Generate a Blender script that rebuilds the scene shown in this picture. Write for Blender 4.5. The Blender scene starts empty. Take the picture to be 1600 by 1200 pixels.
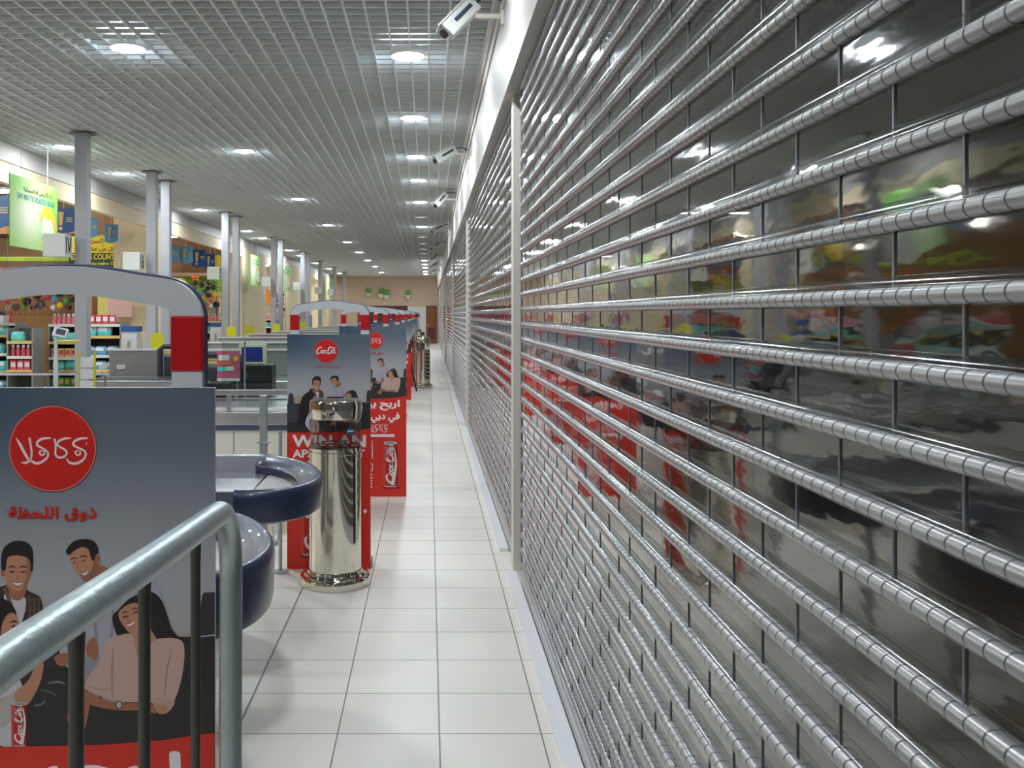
import bpy, bmesh, math, random, unicodedata
from mathutils import Vector, Matrix
from mathutils.geometry import tessellate_polygon

S = bpy.context.scene
C = S.collection
PI = math.pi
R = random.Random(7)

# ------------------------------------------------------------------ camera
cd = bpy.data.cameras.new('camera')
cam = bpy.data.objects.new('camera', cd)
C.objects.link(cam)
cam.location = (0, 0, 1.65)
cam.rotation_euler = (PI / 2, 0, 0)
cd.sensor_width = 36
cd.lens = 36 * 1490 / 1600
cd.shift_x = 130 / 1600
cd.shift_y = -109 / 1600
cd.clip_start = 0.02
cd.clip_end = 300
S.camera = cam

# ------------------------------------------------------------------ world, exposure
w = bpy.data.worlds.new('world')
S.world = w
w.use_nodes = True
w.node_tree.nodes['Background'].inputs[0].default_value = (0.75, 0.82, 0.9, 1)
w.node_tree.nodes['Background'].inputs[1].default_value = 0.03
S.view_settings.view_transform = 'Standard'
S.view_settings.look = 'None'
S.view_settings.gamma = 1
S.view_settings.exposure = 1.28
S.view_settings.use_curve_mapping = False
S.cycles.use_denoising = True
S.cycles.max_bounces = 10
S.cycles.diffuse_bounces = 4
S.cycles.glossy_bounces = 5
S.cycles.transmission_bounces = 6
S.cycles.transparent_max_bounces = 20
S.cycles.caustics_reflective = False
S.cycles.caustics_refractive = False
S.cycles.sample_clamp_indirect = 6

LAMP = 110.0          # radiance of a downlight diffuser
STRIP = 60.0          # radiance of the fluorescent tubes in the shop

# ------------------------------------------------------------------ geometry helpers
def s2l(c):
    return tuple(((x / 255) / 12.92 if x / 255 <= 0.04045 else ((x / 255 + 0.055) / 1.055) ** 2.4) for x in c)

class MB:
    def __init__(self):
        self.v = []; self.f = []; self.m = []; self.c = []; self.s = []
    def face(self, idx, mi=0, col=None, sm=False):
        self.f.append(tuple(idx)); self.m.append(mi); self.c.append(col); self.s.append(sm)
    def box(self, x0, x1, y0, y1, z0, z1, mi=0, col=None):
        n = len(self.v)
        self.v += [(x, y, z) for x in (x0, x1) for y in (y0, y1) for z in (z0, z1)]
        for q in ((0, 1, 3, 2), (4, 6, 7, 5), (0, 4, 5, 1), (2, 3, 7, 6), (0, 2, 6, 4), (1, 5, 7, 3)):
            self.face([n + i for i in q], mi, col)
        return self
    def quad(self, a, b, c, d, mi=0, col=None):
        n = len(self.v); self.v += [a, b, c, d]; self.face((n, n + 1, n + 2, n + 3), mi, col); return self
    def tube(self, pts, r, seg=12, mi=0, cap=True, closed=False, ry=None):
        pts = [Vector(p) for p in pts]; N = len(pts)
        rr = r if isinstance(r, (list, tuple)) else [r] * N
        up = None; rings = []
        for i, p in enumerate(pts):
            a = pts[i - 1] if (i > 0 or closed) else p
            b = pts[(i + 1) % N] if (i < N - 1 or closed) else p
            t = (b - a).normalized()
            if up is None:
                up = Vector((0, 0, 1)) if abs(t.z) < 0.9 else Vector((0, 1, 0))
            up = (up - t * up.dot(t)).normalized()
            sd = t.cross(up)
            k = 1 if ry is None else ry
            n = len(self.v)
            for j in range(seg):
                an = 2 * PI * j / seg
                self.v.append(tuple(p + sd * math.cos(an) * rr[i] + up * math.sin(an) * rr[i] * k))
            rings.append(n)
        for i in range(N if closed else N - 1):
            a = rings[i]; b = rings[(i + 1) % N]
            for j in range(seg):
                k2 = (j + 1) % seg
                self.face((a + j, b + j, b + k2, a + k2), mi, None, True)
        if cap and not closed:
            self.face([rings[0] + j for j in range(seg)], mi)
            self.face([rings[-1] + j for j in range(seg)][::-1], mi)
        return self
    def lathe(self, prof, c=(0, 0, 0), seg=32, mi=0, cap=True):
        rings = []
        for r, z in prof:
            n = len(self.v)
            for j in range(seg):
                a = 2 * PI * j / seg
                self.v.append((c[0] + r * math.cos(a), c[1] + r * math.sin(a), c[2] + z))
            rings.append(n)
        for i in range(len(prof) - 1):
            a, b = rings[i], rings[i + 1]
            for j in range(seg):
                k = (j + 1) % seg
                self.face((a + j, a + k, b + k, b + j), mi, None, True)
        if cap:
            self.face([rings[0] + j for j in range(seg)][::-1], mi)
            self.face([rings[-1] + j for j in range(seg)], mi)
        return self
    def ball(self, c, rx, ry, rz, mi=0, seg=14, rin=8):
        rings = []
        for i in range(1, rin):
            th = PI * i / rin; n = len(self.v)
            for j in range(seg):
                a = 2 * PI * j / seg
                self.v.append((c[0] + rx * math.sin(th) * math.cos(a), c[1] + ry * math.sin(th) * math.sin(a), c[2] + rz * math.cos(th)))
            rings.append(n)
        t = len(self.v); self.v += [(c[0], c[1], c[2] + rz), (c[0], c[1], c[2] - rz)]
        for i in range(len(rings) - 1):
            a, b = rings[i], rings[i + 1]
            for j in range(seg):
                k = (j + 1) % seg
                self.face((a + j, b + j, b + k, a + k), mi, None, True)
        for j in range(seg):
            k = (j + 1) % seg
            self.face((t, rings[0] + j, rings[0] + k), mi, None, True)
            self.face((t + 1, rings[-1] + k, rings[-1] + j), mi, None, True)
        return self
    def prism(self, pts, ax, a0, a1, mi=0, col=None):
        """polygon extruded along an axis: ax 'x' takes (y,z) points, 'y' takes (x,z), 'z' takes (x,y)"""
        def P(p, a):
            return {'x': (a, p[0], p[1]), 'y': (p[0], a, p[1]), 'z': (p[0], p[1], a)}[ax]
        n = len(self.v); k = len(pts)
        self.v += [P(p, a0) for p in pts] + [P(p, a1) for p in pts]
        tris = tessellate_polygon([[Vector((p[0], p[1], 0)) for p in pts]])
        for t in tris:
            self.face([n + i for i in t], mi, col); self.face([n + k + i for i in t][::-1], mi, col)
        for i in range(k):
            j = (i + 1) % k
            self.face((n + i, n + j, n + k + j, n + k + i), mi, col)
        return self
    def mesh(self, name, mats):
        me = bpy.data.meshes.new(name)
        me.from_pydata([tuple(p) for p in self.v], [], self.f)
        for m in (mats if isinstance(mats, (list, tuple)) else [mats]):
            me.materials.append(m)
        me.polygons.foreach_set('material_index', self.m)
        me.polygons.foreach_set('use_smooth', self.s)
        if any(c is not None for c in self.c):
            at = me.color_attributes.new('Col', 'FLOAT_COLOR', 'CORNER')
            i = 0
            for f, c in zip(self.f, self.c):
                if c is None: c = (1, 1, 1)
                cs = c if isinstance(c[0], (tuple, list)) else [c] * len(f)
                for q in cs:
                    at.data[i].color = (q[0], q[1], q[2], 1); i += 1
        me.update()
        if any(self.s): me.set_sharp_from_angle(angle=0.75)
        bm = bmesh.new(); bm.from_mesh(me)
        if not any(c is not None for c in self.c):
            bmesh.ops.recalc_face_normals(bm, faces=bm.faces)
        bm.to_mesh(me); bm.free()
        return me
    def build(self, name, mats, parent=None, bevel=0, loc=None):
        o = bpy.data.objects.new(name, self.mesh(name, mats))
        C.objects.link(o)
        if parent is not None: o.parent = parent
        if loc is not None: o.location = loc
        if bevel:
            b = o.modifiers.new('bevel', 'BEVEL'); b.width = bevel; b.segments = 2; b.limit_method = 'ANGLE'; b.angle_limit = 0.7
        return o

def tag(o, label, cat, group=None, kind=None):
    o['label'] = label; o['category'] = cat
    if group: o['group'] = group
    if kind: o['kind'] = kind
    return o
def thing(name, label, cat, loc=(0, 0, 0), group=None, rz=0):
    o = bpy.data.objects.new(name, None); C.objects.link(o)
    o.location = loc; o.rotation_euler.z = rz; o.empty_display_size = 0.1
    return tag(o, label, cat, group)
def struct(o, label=None):
    o['kind'] = 'structure'
    if label: o['label'] = label
    return o
def dup(root, loc, label=None, rz=None, scale=None, group=None):
    r = root.copy(); C.objects.link(r); r.location = loc
    if rz is not None: r.rotation_euler.z = rz
    if scale is not None: r.scale = scale
    if label: r['label'] = label
    if group: r['group'] = group
    for ch in list(root.children):
        c = ch.copy(); C.objects.link(c); c.parent = r
        for g in list(ch.children):
            d = g.copy(); C.objects.link(d); d.parent = c
    return r
def ordinal(i):
    return ['first', 'second', 'third', 'fourth', 'fifth', 'sixth', 'seventh', 'eighth', 'ninth', 'tenth', 'eleventh', 'twelfth',
            'thirteenth', 'fourteenth', 'fifteenth', 'sixteenth', 'seventeenth', 'eighteenth', 'nineteenth', 'twentieth', 'twenty-first', 'twenty-second', 'twenty-third', 'twenty-fourth', 'twenty-fifth', 'twenty-sixth', 'twenty-seventh', 'twenty-eighth'][i]

# ------------------------------------------------------------------ materials
def mat(name, col, rough=0.5, metal=0.0, var=0.0, vscale=8.0, bump=0.0, bscale=60.0, coat=0.0, spec=0.5, emit=None):
    m = bpy.data.materials.new(name); m.use_nodes = True
    nt = m.node_tree; b = nt.nodes['Principled BSDF']
    c = s2l(col) if max(col) > 1 else col
    b.inputs['Base Color'].default_value = (*c, 1)
    b.inputs['Roughness'].default_value = rough
    b.inputs['Metallic'].default_value = metal
    b.inputs['Coat Weight'].default_value = coat
    b.inputs['Specular IOR Level'].default_value = spec
    if var or bump:
        tc = nt.nodes.new('ShaderNodeTexCoord')
    if var:
        n = nt.nodes.new('ShaderNodeTexNoise'); n.inputs['Scale'].default_value = vscale; n.inputs['Detail'].default_value = 4
        nt.links.new(tc.outputs['Object'], n.inputs['Vector'])
        r = nt.nodes.new('ShaderNodeMapRange'); r.inputs['To Min'].default_value = 1 - var; r.inputs['To Max'].default_value = 1 + var
        nt.links.new(n.outputs['Fac'], r.inputs['Value'])
        mx = nt.nodes.new('ShaderNodeVectorMath'); mx.operation = 'SCALE'; mx.inputs[0].default_value = c
        nt.links.new(r.outputs[0], mx.inputs['Scale']); nt.links.new(mx.outputs[0], b.inputs['Base Color'])
    if bump:
        n2 = nt.nodes.new('ShaderNodeTexNoise'); n2.inputs['Scale'].default_value = bscale
        nt.links.new(tc.outputs['Object'], n2.inputs['Vector'])
        bp = nt.nodes.new('ShaderNodeBump'); bp.inputs['Strength'].default_value = bump; bp.inputs['Distance'].default_value = 0.01
        nt.links.new(n2.outputs['Fac'], bp.inputs['Height']); nt.links.new(bp.outputs[0], b.inputs['Normal'])
    if emit:
        b.inputs['Emission Color'].default_value = (*s2l(emit[0]), 1); b.inputs['Emission Strength'].default_value = emit[1]
    return m

def emat(name, col, strength):
    m = bpy.data.materials.new(name); m.use_nodes = True
    nt = m.node_tree; nt.nodes.clear()
    e = nt.nodes.new('ShaderNodeEmission'); o = nt.nodes.new('ShaderNodeOutputMaterial')
    e.inputs[0].default_value = (*col, 1); e.inputs[1].default_value = strength
    nt.links.new(e.outputs[0], o.inputs[0]); return m

M = {}
M['white'] = mat('white_paint', (232, 231, 228), 0.35, var=0.03, vscale=2)
M['cream'] = mat('cream_wall', (236, 218, 180), 0.6, var=0.03, vscale=1.5)
M['beige'] = mat('beige_wall', (222, 196, 170), 0.6, var=0.03, vscale=1.5)
M['grid'] = mat('ceiling_grid_white', (240, 243, 242), 0.8, spec=0.2)
M['plenum'] = mat('ceiling_plenum_grey', (154, 162, 168), 0.8, var=0.06, vscale=1)
M['alu'] = mat('satin_aluminium', (186, 184, 184), 0.33, 0.45, var=0.05, vscale=20)
M['seam'] = mat('panel_seam', (120, 120, 124), 0.4, 0.2)
M['joint'] = mat('dark_tube_joint', (92, 95, 102), 0.5, 0.3)
M['postw'] = mat('off_white_profile', (226, 220, 208), 0.4, 0.1, var=0.04, vscale=6)
M['barw'] = mat('white_bottom_bar', (240, 240, 244), 0.3, 0.1)
M['galv'] = mat('galvanised_rail_grey', (176, 190, 192), 0.36, 0.7, var=0.14, vscale=25, bump=0.1, bscale=140)
M['galvd'] = mat('shaded_galvanised_bars', (98, 98, 92), 0.45, 0.6, var=0.25, vscale=40)  # same steel as the rail; shade and dark reflections put into the colour
M['chrome'] = mat('polished_steel', (228, 222, 210), 0.07, 1.0)
M['steel'] = mat('brushed_steel', (190, 192, 196), 0.25, 0.9, var=0.06, vscale=12)
M['navy'] = mat('dark_blue_plastic', (36, 48, 74), 0.32, 0, var=0.1, vscale=10, coat=0.25)
M['gatew'] = mat('pale_grey_plastic', (206, 208, 212), 0.32, coat=0.2)
M['red'] = mat('red_plastic', (190, 14, 22), 0.35)
M['black'] = mat('black_plastic', (22, 22, 26), 0.35)
M['dark'] = mat('dark_grey_plastic', (52, 56, 62), 0.4)
M['grey'] = mat('mid_grey_panel', (158, 156, 152), 0.35, 0.3, var=0.05)
M['lgrey'] = mat('light_grey_laminate', (196, 196, 192), 0.4)
M['cab'] = mat('pale_laminate', (216, 212, 202), 0.45, var=0.02)
M['band'] = mat('slate_blue_band', (64, 72, 94), 0.4)
M['belt'] = mat('dark_rubber_belt', (38, 40, 44), 0.6)
M['col'] = mat('grey_column_paint', (172, 174, 180), 0.4, 0.1)
M['hdr'] = mat('header_paint', (186, 182, 176), 0.5, var=0.03, vscale=2)
M['signw'] = mat('white_sign_plastic', (222, 226, 220), 0.4)
M['yel'] = mat('yellow_card', (240, 214, 20), 0.5)
M['lime'] = mat('lime_yellow_plastic', (214, 214, 30), 0.35)
M['ink'] = mat('black_ink', (26, 26, 30), 0.6)
M['inkg'] = mat('dark_green_ink', (16, 74, 60), 0.6)
M['teal'] = mat('teal_film', (96, 206, 214), 0.3, var=0.4, vscale=14)
M['teal2'] = mat('green_teal_film', (120, 214, 190), 0.3, var=0.4, vscale=14)
M['bluep'] = mat('blue_film', (110, 170, 212), 0.3, var=0.35, vscale=14)
M['pink'] = mat('pink_label', (236, 140, 156), 0.35, var=0.2, vscale=12)
M['rose'] = mat('rose_red_label', (214, 84, 100), 0.35, var=0.2, vscale=12)
M['prodw'] = mat('white_cap_plastic', (240, 240, 242), 0.3)
M['green'] = mat('green_card', (90, 160, 60), 0.45, var=0.2, vscale=6)
M['orange'] = mat('orange_card', (240, 140, 40), 0.45)
M['brown'] = mat('brown_card', (132, 92, 52), 0.6, var=0.25, vscale=3)
M['bann'] = mat('royal_blue_card', (28, 84, 150), 0.45, var=0.12, vscale=5)
M['bann2'] = mat('sky_blue_card', (88, 158, 200), 0.45, var=0.12, vscale=5)
M['ygreen'] = mat('leaf_green_card', (130, 156, 40), 0.5, var=0.3, vscale=4)
M['wood'] = mat('varnished_wood', (150, 84, 36), 0.35, var=0.3, vscale=4)
M['maroon'] = mat('maroon_panel', (96, 36, 36), 0.4)
M['tagy'] = mat('price_label_yellow', (226, 196, 120), 0.5)
M['twig'] = mat('dried_twig', (150, 112, 80), 0.8, var=0.2)
M['screen'] = mat('screen_blue', (30, 44, 110), 0.15, emit=((40, 60, 140), 0.10))
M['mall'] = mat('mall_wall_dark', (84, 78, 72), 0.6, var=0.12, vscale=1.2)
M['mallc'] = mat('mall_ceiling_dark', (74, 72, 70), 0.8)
M['lamp'] = emat('lamp_diffuser', (0.87, 0.94, 1.0), LAMP)
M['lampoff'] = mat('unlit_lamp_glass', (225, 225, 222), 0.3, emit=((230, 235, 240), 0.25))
M['strip'] = emat('fluorescent_tube', (1.0, 0.97, 0.92), STRIP)
M['stripadded'] = emat('added_mall_lamp', (1.0, 0.92, 0.84), 9.0)

def vcmat(name, rough=0.45, coat=0.0):
    m = bpy.data.materials.new(name); m.use_nodes = True; nt = m.node_tree; b = nt.nodes['Principled BSDF']
    a = nt.nodes.new('ShaderNodeAttribute'); a.attribute_name = 'Col'
    nt.links.new(a.outputs['Color'], b.inputs['Base Color']); b.inputs['Roughness'].default_value = rough
    b.inputs['Coat Weight'].default_value = coat
    return m
M['print'] = vcmat('printed_board', 0.42)

def floor_mat(name, c1, grout, rough, ox, oy, sz, gw=0.006):
    m = bpy.data.materials.new(name); m.use_nodes = True; nt = m.node_tree; L = nt.links; b = nt.nodes['Principled BSDF']
    tc = nt.nodes.new('ShaderNodeTexCoord'); sp = nt.nodes.new('ShaderNodeSeparateXYZ'); L.new(tc.outputs['Object'], sp.inputs[0])
    def mth(op, a, bb=None):
        n = nt.nodes.new('ShaderNodeMath'); n.operation = op
        for i, q in enumerate((a, bb)):
            if q is None: continue
            if isinstance(q, (int, float)): n.inputs[i].default_value = q
            else: L.new(q, n.inputs[i])
        return n.outputs[0]
    ds = []; ids = []
    for ax, off in ((0, ox), (1, oy)):
        u = mth('DIVIDE', mth('SUBTRACT', sp.outputs[ax], off), sz)
        fr = mth('FRACT', u); ids.append(mth('FLOOR', u))
        ds.append(mth('MULTIPLY', mth('MINIMUM', fr, mth('SUBTRACT', 1.0, fr)), sz))
    d = mth('MINIMUM', ds[0], ds[1])
    g = nt.nodes.new('ShaderNodeMapRange'); g.inputs['From Min'].default_value = gw * 0.35; g.inputs['From Max'].default_value = gw * 0.65
    L.new(d, g.inputs['Value'])
    cv = nt.nodes.new('ShaderNodeCombineXYZ'); L.new(ids[0], cv.inputs[0]); L.new(ids[1], cv.inputs[1])
    wn = nt.nodes.new('ShaderNodeTexWhiteNoise'); L.new(cv.outputs[0], wn.inputs['Vector'])
    no = nt.nodes.new('ShaderNodeTexNoise'); no.inputs['Scale'].default_value = 2.2; no.inputs['Detail'].default_value = 6
    L.new(tc.outputs['Object'], no.inputs['Vector'])
    k = mth('ADD', 0.93, mth('ADD', mth('MULTIPLY', wn.outputs[0], 0.05), mth('MULTIPLY', no.outputs['Fac'], 0.07)))
    sc = nt.nodes.new('ShaderNodeVectorMath'); sc.operation = 'SCALE'; sc.inputs[0].default_value = s2l(c1); L.new(k, sc.inputs['Scale'])
    mx = nt.nodes.new('ShaderNodeMix'); mx.data_type = 'RGBA'; L.new(g.outputs[0], mx.inputs[0])
    mx.inputs[6].default_value = (*s2l(grout), 1); L.new(sc.outputs[0], mx.inputs[7]); L.new(mx.outputs[2], b.inputs['Base Color'])
    rr = nt.nodes.new('ShaderNodeMapRange'); rr.inputs['To Min'].default_value = rough * 0.75; rr.inputs['To Max'].default_value = rough * 1.4
    L.new(no.outputs['Fac'], rr.inputs['Value']); L.new(rr.outputs[0], b.inputs['Roughness'])
    bp = nt.nodes.new('ShaderNodeBump'); bp.inputs['Strength'].default_value = 0.4; bp.inputs['Distance'].default_value = 0.002
    L.new(g.outputs[0], bp.inputs['Height']); L.new(bp.outputs[0], b.inputs['Normal'])
    return m
M['floor'] = floor_mat('cream_floor_tiles', (230, 225, 214), (128, 122, 118), 0.38, 0.042, 3.75, 0.4007)
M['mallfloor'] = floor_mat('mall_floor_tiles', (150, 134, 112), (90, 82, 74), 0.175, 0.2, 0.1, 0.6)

# clear wavy polycarbonate: reflects by angle, lets the rest through
def panel_mat():
    m = bpy.data.materials.new('clear_polycarbonate'); m.use_nodes = True; nt = m.node_tree; L = nt.links; nt.nodes.clear()
    out = nt.nodes.new('ShaderNodeOutputMaterial'); mix = nt.nodes.new('ShaderNodeMixShader')
    tr = nt.nodes.new('ShaderNodeBsdfTransparent'); tr.inputs[0].default_value = (0.80, 0.81, 0.80, 1)
    gl = nt.nodes.new('ShaderNodeBsdfGlossy'); gl.inputs['Roughness'].default_value = 0.045; gl.inputs[0].default_value = (0.95, 0.95, 0.95, 1)
    fr = nt.nodes.new('ShaderNodeFresnel'); fr.inputs[0].default_value = 1.62
    ge = nt.nodes.new('ShaderNodeNewGeometry'); tc = nt.nodes.new('ShaderNodeTexCoord')
    mp = nt.nodes.new('ShaderNodeMapping'); mp.inputs['Scale'].default_value = (1, 2.2, 7.0); L.new(tc.outputs['Object'], mp.inputs[0])
    n1 = nt.nodes.new('ShaderNodeTexNoise'); n1.inputs['Scale'].default_value = 1.6; n1.inputs['Detail'].default_value = 3
    L.new(mp.outputs[0], n1.inputs['Vector'])
    bp = nt.nodes.new('ShaderNodeBump'); bp.inputs['Strength'].default_value = 0.12; bp.inputs['Distance'].default_value = 0.01
    L.new(n1.outputs['Fac'], bp.inputs['Height']); L.new(bp.outputs[0], gl.inputs['Normal'])
    k = nt.nodes.new('ShaderNodeMath'); k.operation = 'MULTIPLY'; k.inputs[1].default_value = 1.8; k.use_clamp = True; L.new(fr.outputs[0], k.inputs[0])
    inv = nt.nodes.new('ShaderNodeMath'); inv.operation = 'SUBTRACT'; inv.inputs[0].default_value = 1; L.new(ge.outputs['Backfacing'], inv.inputs[1])
    f = nt.nodes.new('ShaderNodeMath'); f.operation = 'MULTIPLY'; L.new(k.outputs[0], f.inputs[0]); L.new(inv.outputs[0], f.inputs[1])
    L.new(f.outputs[0], mix.inputs[0]); L.new(tr.outputs[0], mix.inputs[1]); L.new(gl.outputs[0], mix.inputs[2]); L.new(mix.outputs[0], out.inputs[0])
    return m
M['panel'] = panel_mat()
def clear_mat(name, tint, ior=1.45, rough=0.02):
    m = bpy.data.materials.new(name); m.use_nodes = True; nt = m.node_tree; L = nt.links; nt.nodes.clear()
    out = nt.nodes.new('ShaderNodeOutputMaterial'); mix = nt.nodes.new('ShaderNodeMixShader')
    tr = nt.nodes.new('ShaderNodeBsdfTransparent'); tr.inputs[0].default_value = (*tint, 1)
    gl = nt.nodes.new('ShaderNodeBsdfGlossy'); gl.inputs['Roughness'].default_value = rough
    fr = nt.nodes.new('ShaderNodeFresnel'); fr.inputs[0].default_value = ior; ge = nt.nodes.new('ShaderNodeNewGeometry')
    inv = nt.nodes.new('ShaderNodeMath'); inv.operation = 'SUBTRACT'; inv.inputs[0].default_value = 1; L.new(ge.outputs['Backfacing'], inv.inputs[1])
    f = nt.nodes.new('ShaderNodeMath'); f.operation = 'MULTIPLY'; L.new(fr.outputs[0], f.inputs[0]); L.new(inv.outputs[0], f.inputs[1])
    L.new(f.outputs[0], mix.inputs[0]); L.new(tr.outputs[0], mix.inputs[1]); L.new(gl.outputs[0], mix.inputs[2]); L.new(mix.outputs[0], out.inputs[0])
    return m
M['sleeve'] = clear_mat('clear_sleeve_plastic', (0.84, 0.86, 0.86), 1.5, 0.12)
M['clear'] = clear_mat('clear_acrylic', (0.9, 0.91, 0.9))
M['cleark'] = clear_mat('clear_shelf_glass', (0.82, 0.9, 0.86), 1.6)

# ------------------------------------------------------------------ lettering
FORMS = {}
for cp in range(0xFE70, 0xFEFD):
    d = unicodedata.decomposition(chr(cp)).split()
    if len(d) == 2: FORMS.setdefault(chr(int(d[1], 16)), {})[d[0].strip('<>')] = chr(cp)
    elif len(d) == 3: FORMS.setdefault(chr(int(d[1], 16)) + chr(int(d[2], 16)), {})[d[0].strip('<>')] = chr(cp)
def arabic(s):
    """join the letters of an Arabic phrase and lay them out left to right for drawing"""
    toks = []; i = 0
    while i < len(s):
        if s[i:i + 2] in FORMS: toks.append(s[i:i + 2]); i += 2
        else: toks.append(s[i]); i += 1
    def fwd(t): return t in FORMS and 'initial' in FORMS[t]
    def acc(t): return t in FORMS and 'final' in FORMS[t]
    out = []
    for i, t in enumerate(toks):
        if t not in FORMS: out.append(t); continue
        p = i > 0 and fwd(toks[i - 1]) and acc(t)
        n = i < len(toks) - 1 and fwd(t) and acc(toks[i + 1])
        k = 'medial' if p and n else 'final' if p else 'initial' if n else 'isolated'
        out.append(FORMS[t].get(k, FORMS[t].get('isolated', t)))
    return ''.join(reversed(out))
TEXT = {}
def glyphs(body, bold=0.0, res=3):
    key = (body, bold, res)
    if key in TEXT: return TEXT[key]
    cu = bpy.data.curves.new('lettering', 'FONT'); cu.body = body; cu.offset = bold; cu.resolution_u = res; cu.align_x = 'LEFT'
    o = bpy.data.objects.new('lettering', cu); C.objects.link(o)
    dg = bpy.context.evaluated_depsgraph_get(); dg.update()
    me = o.evaluated_get(dg).to_mesh()
    vs = [(v.co.x, v.co.y) for v in me.vertices]; fs = [tuple(p.vertices) for p in me.polygons]
    o.evaluated_get(dg).to_mesh_clear()
    bpy.data.objects.remove(o); bpy.data.curves.remove(cu)
    x0 = min(v[0] for v in vs); x1 = max(v[0] for v in vs); y0 = min(v[1] for v in vs); y1 = max(v[1] for v in vs)
    vs = [((v[0] - x0) / (x1 - x0), (v[1] - y0) / (y1 - y0)) for v in vs]
    TEXT[key] = (vs, fs, (x1 - x0) / (y1 - y0))
    return TEXT[key]
def text_on(mb, body, fn, bold=0.0, mi=0, col=None, res=3, out=(0, -1, 0)):
    """fn maps (s,t) in 0..1 (right, up) to a 3D point"""
    vs, fs, asp = glyphs(body, 0.0, res)
    k = bold * 0.55
    offs = [(0, 0)] if not bold else [(0, 0), (k / asp, 0), (-k / asp, 0), (0, k), (0, -k), (k * .7 / asp, k * .7), (-k * .7 / asp, k * .7), (k * .7 / asp, -k * .7), (-k * .7 / asp, -k * .7)]
    for q, (ox, oy) in enumerate(offs):
        n = len(mb.v); e = 0.000012 * q
        for p in vs:
            a = fn(p[0] + ox, p[1] + oy); mb.v.append((a[0] + out[0] * e, a[1] + out[1] * e, a[2] + out[2] * e))
        for f in fs: mb.face([n + i for i in f], mi, col)

def smooth(pts, closed=True, k=5):
    out = []; N = len(pts)
    for i in range(N if closed else N - 1):
        p0 = pts[(i - 1) % N] if closed or i > 0 else pts[0]; p1 = pts[i]; p2 = pts[(i + 1) % N]
        p3 = pts[(i + 2) % N] if closed or i < N - 2 else pts[-1]
        for j in range(k):
            t = j / k
            out.append(tuple(0.5 * ((2 * p1[a]) + (-p0[a] + p2[a]) * t + (2 * p0[a] - 5 * p1[a] + 4 * p2[a] - p3[a]) * t * t + (-p0[a] + 3 * p1[a] - 3 * p2[a] + p3[a]) * t ** 3) for a in (0, 1)))
    if not closed: out.append(tuple(pts[-1]))
    return out

# ------------------------------------------------------------------ printed boards
U = 1.69 / 1490            # one drawing unit on the board, in metres
BW, BH = 477, 1340
class Art:
    """flat ink shapes printed on a board; u right, v down, board front faces -Y"""
    def __init__(s):
        s.mb = MB(); s.layer = 0
    def P(s, u, v): return (u * U, -0.0002 - 0.000014 * s.layer, (BH - v) * U)
    def poly(s, pts, col, sm=True, k=5):
        s.layer += 1
        q = smooth(pts, True, k) if sm else list(pts)
        q = [(min(max(a, 0), BW), min(max(b, 0), BH)) for a, b in q]
        n = len(s.mb.v); s.mb.v += [s.P(*p) for p in q]
        c = s2l(col)
        for t in tessellate_polygon([[Vector((a, b, 0)) for a, b in q]]):
            s.mb.face([n + i for i in t], 0, c)
    def ell(s, cu, cv, ru, rv, col, k=28, rot=0):
        s.poly([(cu + ru * math.cos(a) * math.cos(rot) - rv * math.sin(a) * math.sin(rot), cv + ru * math.cos(a) * math.sin(rot) + rv * math.sin(a) * math.cos(rot)) for a in [2 * PI * i / k for i in range(k)]], col, False)
    def stroke(s, pts, wd, col, sm=True, newlayer=True):
        if newlayer: s.layer += 1
        q = smooth(pts, False, 6) if sm else pts
        N = len(q); ws = wd if isinstance(wd, (list, tuple)) else [wd] * 2
        n = len(s.mb.v); c = s2l(col)
        for i, p in enumerate(q):
            a = q[max(i - 1, 0)]; b = q[min(i + 1, N - 1)]
            dx, dy = b[0] - a[0], b[1] - a[1]; L = math.hypot(dx, dy) or 1
            t = i / (N - 1) * (len(ws) - 1); j = min(int(t), len(ws) - 2); hw = (ws[j] * (1 - t + j) + ws[j + 1] * (t - j)) / 2
            for sg in (-1, 1):
                s.mb.v.append(s.P(min(max(p[0] - dy / L * hw * sg, 0), BW), min(max(p[1] + dx / L * hw * sg, 0), BH)))
        for i in range(N - 1): s.mb.face((n + 2 * i, n + 2 * i + 1, n + 2 * i + 3, n + 2 * i + 2), 0, c)
    def text(s, body, u0, v0, u1, v1, col, bold=0.0):
        s.layer += 1
        text_on(s.mb, body, lambda a, b: s.P(u0 + a * (u1 - u0), v1 + b * (v0 - v1)), bold, 0, s2l(col)); s.layer += 8

ROUND_AR = [  # script lettering of the round emblem, strokes in emblem units (circle radius 68)
    ([(105, 402), (128, 440), (160, 500), (186, 545)], [3, 14, 16, 8]),
    ([(188, 400), (196, 450), (202, 500), (192, 540), (165, 556), (136, 554)], [12, 10, 10, 10, 14, 3]),
    ([(322, 402), (270, 406), (240, 425), (238, 448), (270, 466), (302, 490), (300, 520), (270, 548), (236, 560), (205, 548), (196, 530)], [8, 14, 12, 12, 10, 10, 12, 12, 14, 12, 6]),
    ([(268, 478), (250, 490), (262, 508), (282, 500), (276, 480)], [8, 9, 9, 9, 8]),
    ([(343, 405), (352, 450), (350, 500), (368, 522), (400, 520), (420, 500), (412, 476), (380, 458), (362, 442), (372, 420), (410, 405), (446, 402)], [12, 10, 10, 12, 12, 10, 10, 10, 10, 12, 13, 6]),
    ([(552, 402), (505, 406), (470, 422), (462, 444), (490, 462), (528, 480), (540, 505), (520, 540), (480, 560), (440, 556), (418, 530)], [8, 14, 12, 12, 10, 10, 10, 12, 14, 12, 5]),
    ([(490, 478), (474, 490), (486, 508), (506, 500), (500, 480)], [8, 9, 9, 9, 8]),
    ([(545, 430), (540, 445)], [6, 3]),
]
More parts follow.
